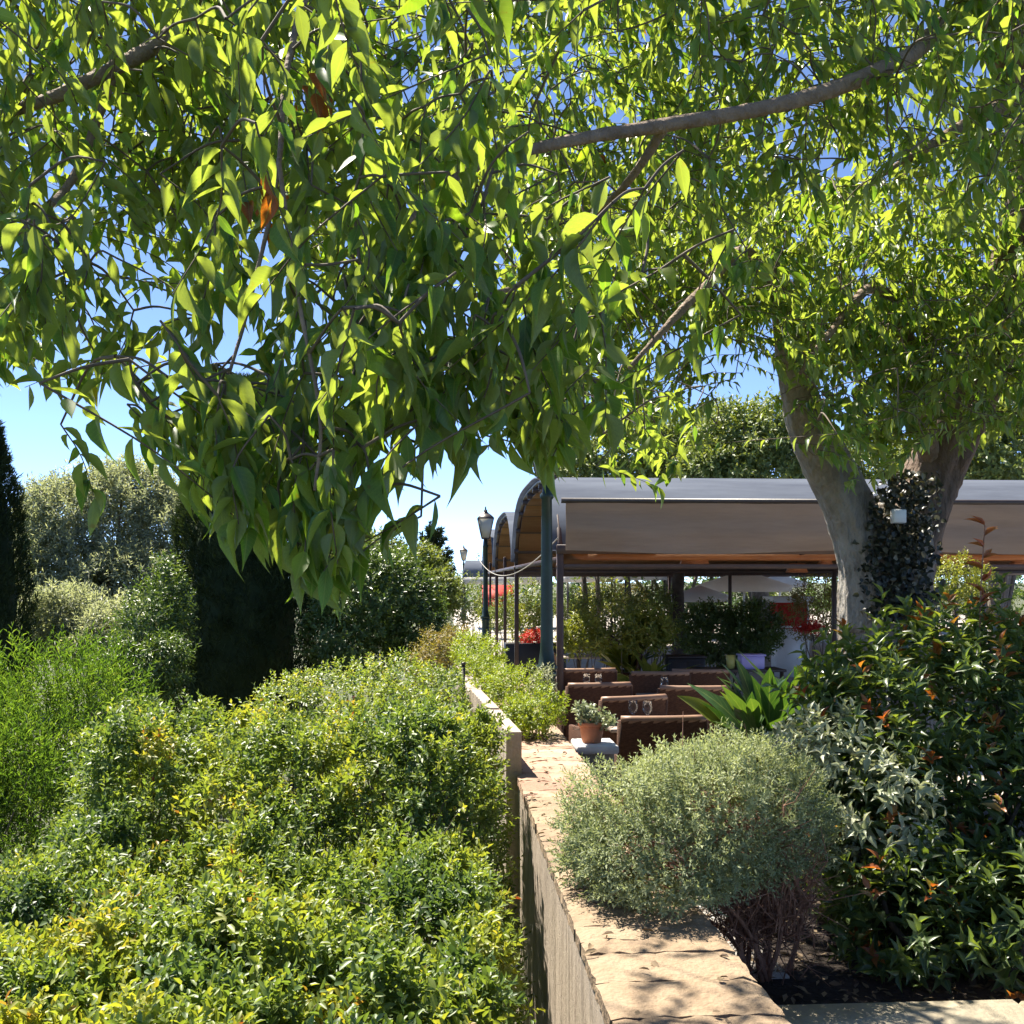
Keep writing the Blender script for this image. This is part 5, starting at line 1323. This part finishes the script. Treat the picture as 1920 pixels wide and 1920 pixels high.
g = Geo(); g.box((0, -0.012, z0 - 0.2), (w_, 0.0, z0)); g.build('valance', M['red_cloth'], aw)
for s in (0.04, w_ - 0.04):
    g = Geo(); g.tube([(s, 0.85, 0), (s, 0.85, z1 - 0.03)], 0.03, 8); g.build('post', M['dark_metal'], aw, True)
# planting and trunks at the far end of the terrace
rq = np.random.default_rng(301)
spots = [(885, 'far_leaf'), (930, 'gold_leaf'), (985, 'far_leaf'), (1040, 'broad_leaf'), (1085, 'far_leaf'), (1135, 'gold_leaf'), (1180, 'dry_leaf'), (1225, 'far_leaf'), (1300, 'broad_leaf'), (1350, 'far_leaf'), (1440, 'far_leaf'), (1540, 'broad_leaf'), (1620, 'far_leaf'), (1760, 'broad_leaf'), (1860, 'far_leaf')]
where = ['at the far left end of the terrace', 'under the red awning', 'behind the red flowers', 'directly behind the green lamp post', 'behind the brown pergola post', 'between the pergola post and the golden plant', 'behind the taller golden plant', 'left of the bare terrace trunk', 'right of the bare terrace trunk', 'behind the dark round shrub', 'below the large white parasol', 'behind the olive bush', 'hidden behind the shade tree trunk', 'right of the shade tree trunk', 'near the right edge behind the hedge']
for k, ((a, mt), wh) in enumerate(zip(spots, where)):
    d = rq.uniform(33.5, 42)
    fill('far_shrub', {'far_leaf': 'light green', 'gold_leaf': 'yellow green', 'broad_leaf': 'dark green', 'dry_leaf': 'straw coloured'}[mt] + ' far shrub ' + wh, a, rq.uniform(1118, 1140), d, rq.uniform(0.7, 1.0), rq.uniform(0.5, 0.85), 330, mt, (0.15, 0.4), 400 + k, cat='shrub', group='shrubs at the far end of the terrace')
for k, (a, wh) in enumerate([(1095, 'behind the pergola post'), (1120, 'among the yellow green shrubs'), (1178, 'behind the taller golden plant'), (1335, 'behind the dark round shrub')]):
    p = W(a, 1100, 34 + 2 * k)
    tt_ = empty('slender_tree', (p[0], p[1], 0), 'thin dark tree trunk far back ' + wh, 'tree', 'thin trunks at the far end of the terrace')
    g = Geo(); g.tube([(0, 0, 0), (0.05, 0, 1.3), (-0.03, 0, 2.3)], [0.10, 0.085, 0.07], 8, jit=0.06); g.build('trunk', M['dark_bark'], tt_, True)
    rr_ = np.random.default_rng(500 + k); n = 260
    P_ = rr_.normal(0, 1, (n, 3)) * np.array([0.55, 0.5, 0.28]) + np.array([0, 0, 2.6])
    g = Geo(); put(g, T_FLAT, P_, rr_.normal(0, 1, (n, 3)), rr_.normal(0, 1, (n, 3)), rr_.uniform(0.15, 0.3, n), rr_.uniform(0.08, 0.14, n), rr_.uniform(0, 1, n)); g.build('crown', M['far_leaf'], tt_, True, 'stuff')

# ------------------------------------------------------------------ trees and shrubs of the garden, left and behind
def cypress(label, px, d, w, ztop, n, seed):
    rng = np.random.default_rng(seed)
    c = W(px, 1090, d); x, y = c[0], c[1]
    root = empty('cypress_tree', (x, y, -0.72), label, 'tree', 'dark cypresses')
    h = ztop + 0.5
    t = rng.uniform(0, 1, n) ** 0.8
    prf = np.interp(t, [0, 0.1, 0.35, 0.7, 0.92, 1], [0.72, 0.95, 1.0, 0.72, 0.3, 0.04]) * w
    a = rng.uniform(0, 6.28, n)
    P0 = np.stack([np.cos(a), np.sin(a), t * h / w], 1)
    r = prf * (1 + 0.16 * lump(P0, 0.9, seed) + 0.10 * lump(P0, 0.35, seed + 1)) * rng.uniform(0.72, 1.0, n) ** 0.5
    P = np.stack([x + np.cos(a) * r, y + np.sin(a) * r, -0.5 + t * h], 1)
    D = nrmz(np.stack([np.cos(a) * 0.45, np.sin(a) * 0.45, np.ones(n)], 1) + rng.normal(0, 0.2, (n, 3)))
    pos, ld, nm, L, Wd, ids, tt = sprigs(P, D, 5, 0.12, 0.13, 0.16, rng, a0=45, a1=12)
    g = Geo(); put(g, T_FLAT, pos, ld, nm, L, Wd, rnd_per(rng, ids, n, 0.5))
    world_child(g.build('crown', M['cypress_leaf'], None, True, 'stuff'), root)
    g = Geo(); g.tube([(x, y, -0.75), (x, y, -0.3 + h * 0.4), (x, y, -0.6 + h * 0.95)], [w * 0.22, w * 0.15, 0.02], 10, jit=0.05); world_child(g.build('trunk', M['dark_bark'], None, True), root)
    # dense inner brushwood
    g = Geo(); zz = np.linspace(-0.6, -0.5 + h * 0.97, 24); g.tube(np.stack([np.full(24, x), np.full(24, y), zz], 1), np.interp((zz + 0.5) / h, [0, 0.1, 0.35, 0.7, 0.92, 1], [0.72, 0.95, 1.0, 0.72, 0.3, 0.04]) * w * 0.72, 18, jit=0.07); world_child(g.build('inner_brush', M['cypress_leaf'], None, True), root)
cypress('tall black green cypress behind the hanging leaves', 452, 14.0, 0.93, 4.4, 9000, 201)
cypress('dark cypress cut by the left edge of the picture', -42, 15.5, 0.72, 4.5, 6500, 202)
def gtree(name, label, lobes_px, n, mat, leaf, seed, base, trunk_r=0.14, m=6, amp=0.22, group=None, cat='tree', shell=(0.5, 1.02), upb=0.35, slen=None, a0=78, a1=28, stem='bark'):
    lob = [(W(a, b, d), (rx, ry, rz)) for a, b, d, rx, ry, rz in lobes_px]
    top = max(l[0][2] for l in lob)
    b = np.array(base, float)
    c = np.mean([l[0] for l in lob], 0)
    return shrub(name, label, cat, lob, n, M[mat], leaf, m, slen or leaf[0] * 1.8, seed=seed, zmin=-0.72, stems=6, stem_r=trunk_r * 0.3, stem_mat=stem, amp=amp, base=tuple(b), group=group, shell=shell, trunk=([b - np.array([0, 0, 0.05]), b * 0.6 + c * 0.4 + np.array([0.1, 0, 0]), c], [trunk_r, trunk_r * 0.8, trunk_r * 0.45]), fol_name='crown', upbias=upb, a0=a0, a1=a1)
def gb(px, d): 
    q = W(px, 1090, d); return (q[0], q[1], -0.72)
gtree('olive_tree', 'pale grey green feathery tree left of the cypress', [(180, 990, 22, 1.35, 1.2, 1.25), (250, 930, 22.6, 0.9, 1, 0.75), (110, 960, 22.4, 0.75, 0.9, 0.7), (310, 1010, 22.5, 0.9, 1, 1.2), (120, 1080, 21.4, 1.0, 1, 0.9), (230, 1120, 21.2, 1.2, 1, 1.0), (60, 1010, 23, 0.6, 0.8, 0.6)], 9000, 'olive_leaf', (0.16, 0.26), 211, gb(190, 22), 0.2, m=8)
gtree('olive_tree', 'smaller silvery tree low between the two cypresses', [(110, 1170, 17.5, 0.85, 0.7, 0.62), (230, 1195, 17.2, 0.8, 0.7, 0.55)], 2600, 'olive_leaf', (0.13, 0.28), 212, gb(150, 17.4), 0.08, m=7)
gtree('broad_tree', 'dark green rounded tree right of the cypress', [(690, 1120, 13.5, 0.62, 0.6, 0.62), (770, 1150, 13.8, 0.45, 0.5, 0.5), (650, 1190, 13.2, 0.5, 0.5, 0.5), (735, 1090, 14, 0.5, 0.5, 0.42), (790, 1195, 13.6, 0.42, 0.45, 0.42)], 4200, 'broad_leaf', (0.085, 0.5), 213, gb(710, 13.6), 0.08)
gtree('light_tree', 'yellow green tree crown above the dark rounded tree', [(690, 1050, 19, 0.75, 0.7, 0.5), (780, 1075, 19.5, 0.6, 0.6, 0.42), (640, 1040, 20, 0.7, 0.7, 0.6), (820, 1110, 19, 0.4, 0.5, 0.4)], 3000, 'far_leaf', (0.12, 0.45), 214, gb(720, 19.3), 0.1)
# dark star-shaped conifer
rng = np.random.default_rng(215)
c = W(812, 1055, 38.0)
root = empty('far_conifer', (c[0], c[1], -0.72), 'dark spiky conifer top far behind the garden trees', 'tree')
g = Geo(); g2 = Geo()
g2.tube([(c[0], c[1], -0.75), (c[0], c[1], 2.0), (c[0], c[1], 3.7)], [0.2, 0.14, 0.02], 8)
for lv in range(10):
    z = 1.0 + lv * 0.27; r = 1.0 * (1 - lv / 11.0) + 0.12
    for k in range(9):
        a = rng.uniform(0, 6.28)
        e_ = np.array([c[0] + math.cos(a) * r, c[1] + math.sin(a) * r, z + 0.25 + rng.normal(0, 0.1)])
        s_ = np.array([c[0], c[1], z]); pth = crom([s_, (s_ + e_) / 2 - np.array([0, 0, 0.08]), e_], 5)
        g2.tube(pth, np.linspace(0.03, 0.008, len(pth)), 4)
        q_ = np.repeat(pth[2:], 9, 0); mm = len(q_)
        put(g, T_FLAT, q_, (e_ - s_) / r * 0.8 + rng.normal(0, 0.6, (mm, 3)), rng.normal(0, 1, (mm, 3)) + np.array([0, 0, 1]), rng.uniform(0.12, 0.24, mm), rng.uniform(0.03, 0.06, mm), rng.uniform(0, 1, mm))
world_child(g.build('crown', M['cypress_leaf'], None, True, 'stuff'), root); world_child(g2.build('trunk', M['dark_bark'], None, True), root)
# shrubs just behind the hedge
gtree('round_shrub', 'light green shrub behind the clipped hedge beside the wall', [(660, 1320, 8.0, 0.55, 0.5, 0.30), (560, 1330, 7.8, 0.42, 0.45, 0.24), (760, 1310, 8.2, 0.42, 0.45, 0.30), (700, 1345, 7.7, 0.5, 0.4, 0.26), (830, 1330, 8.3, 0.24, 0.4, 0.28)], 2500, 'hedge_leaf', (0.045, 0.5), 221, gb(680, 8), 0.03, cat='shrub', m=7)
gtree('feathery_shrub', 'tall bright green feathery shrub at the left edge', [(60, 1390, 8.6, 0.62, 0.6, 0.75), (180, 1370, 9.2, 0.55, 0.6, 0.72), (-80, 1380, 8.8, 0.6, 0.6, 0.85), (20, 1500, 7.8, 0.5, 0.5, 0.62), (110, 1480, 8.4, 0.4, 0.5, 0.6), (-120, 1500, 8, 0.5, 0.5, 0.7)], 5200, 'feather_leaf', (0.085, 0.11), 222, gb(60, 8.5), 0.04, cat='shrub', m=8, upb=1.1, slen=0.2, a0=50, a1=15, amp=0.22)
gtree('climbing_shrub', 'mid green shrub leaning against the left side of the cypress', [(275, 1190, 12.0, 0.32, 0.4, 0.55), (255, 1260, 11.6, 0.42, 0.4, 0.45), (320, 1130, 12.4, 0.22, 0.3, 0.5), (300, 1250, 11.4, 0.3, 0.35, 0.4)], 1900, 'broad_leaf', (0.08, 0.36), 223, gb(270, 12), 0.05, cat='shrub', m=7)
# trees behind the pergola
gtree('far_tree', 'round pale green tree behind the pergola roof left part', [(1180, 870, 40, 2.6, 2, 1.7), (1110, 900, 40, 1.6, 1.6, 1.3), (1300, 860, 41, 2.4, 2, 1.8)], 4200, 'far_leaf', (0.27, 0.5), 231, (W(1275, 1090, 40)[0], W(1275, 1090, 40)[1], 0), 0.3, group='trees behind the pergola')
gtree('far_tree', 'broad green tree behind the pergola roof middle part', [(1400, 850, 38, 2.2, 2, 1.8), (1470, 880, 38, 1.8, 2, 1.5), (1340, 890, 37, 1.3, 1.5, 1.0)], 4000, 'far_leaf', (0.27, 0.5), 232, (W(1430, 1090, 38)[0], W(1430, 1090, 38)[1], 0), 0.3, group='trees behind the pergola')
gtree('far_tree', 'bright green tree behind the pergola roof at the right edge', [(1850, 850, 34, 2.4, 2, 1.7), (1930, 820, 35, 2.4, 2, 2), (1770, 880, 34, 1.4, 1.5, 1.2)], 3600, 'far_leaf', (0.27, 0.5), 233, (W(1870, 1090, 34)[0], W(1870, 1090, 34)[1], 0), 0.3, group='trees behind the pergola')
gtree('far_tree', 'green tree behind the fork of the shade tree', [(1640, 900, 44, 2.6, 2, 1.8), (1560, 920, 44, 2, 2, 1.5)], 3200, 'far_leaf', (0.27, 0.5), 234, (W(1620, 1090, 44)[0], W(1620, 1090, 44)[1], 0), 0.3, group='trees behind the pergola')
# bare trunk standing under the pergola
g = Geo(); a = W(1272, 1090, 24.0)
bt = empty('terrace_tree', (a[0], a[1], 0), 'brown tree trunk standing among plants under the pergola', 'tree')
g.tube([(0, 0, 0), (0.02, 0, 0.9), (-0.02, 0, 1.7), (0.04, 0, 2.5)], [0.17, 0.13, 0.125, 0.12], 12, jit=0.05); g.build('trunk', M['dark_bark'], bt, True)
for s in (-1, 1):
    g = Geo(); g.tube(crom([(0.0, 0, 2.0), (s * 0.15, 0.05, 2.25), (s * 0.32, 0.1, 2.36)], 4), np.linspace(0.08, 0.04, 9), 8); g.build('branch', M['dark_bark'], bt, True)
# far woods closing the horizon
rng = np.random.default_rng(241)
lob = []
for k in range(46):
    px_ = -250 + k * 52
    dd = rng.uniform(75, 105)
    h_ = rng.uniform(1.2, 2.2) if px_ < 900 else rng.uniform(3.0, 4.4)
    q = W(px_, 1090, dd); lob.append(((q[0], q[1], h_ * 0.4 - 0.5), (rng.uniform(2.4, 4), 3, h_)))
P, D, u = lobes_points(lob, 6000, rng, 0.2, (0.6, 1.0), 241, -0.7)
pos, ld, nm, L, Wd, ids, t = sprigs(P, nrmz(D + np.array([0, 0, 0.4])), 6, 0.5, 0.5, 0.5, rng)
g = Geo(); put(g, T_FLAT, pos, ld, nm, L, Wd, rnd_per(rng, ids, len(P), 0.6))
tag(g.build('far_woods', M['broad_leaf'], None, True), 'distant belt of green woodland closing the horizon', 'woodland', kind='stuff')
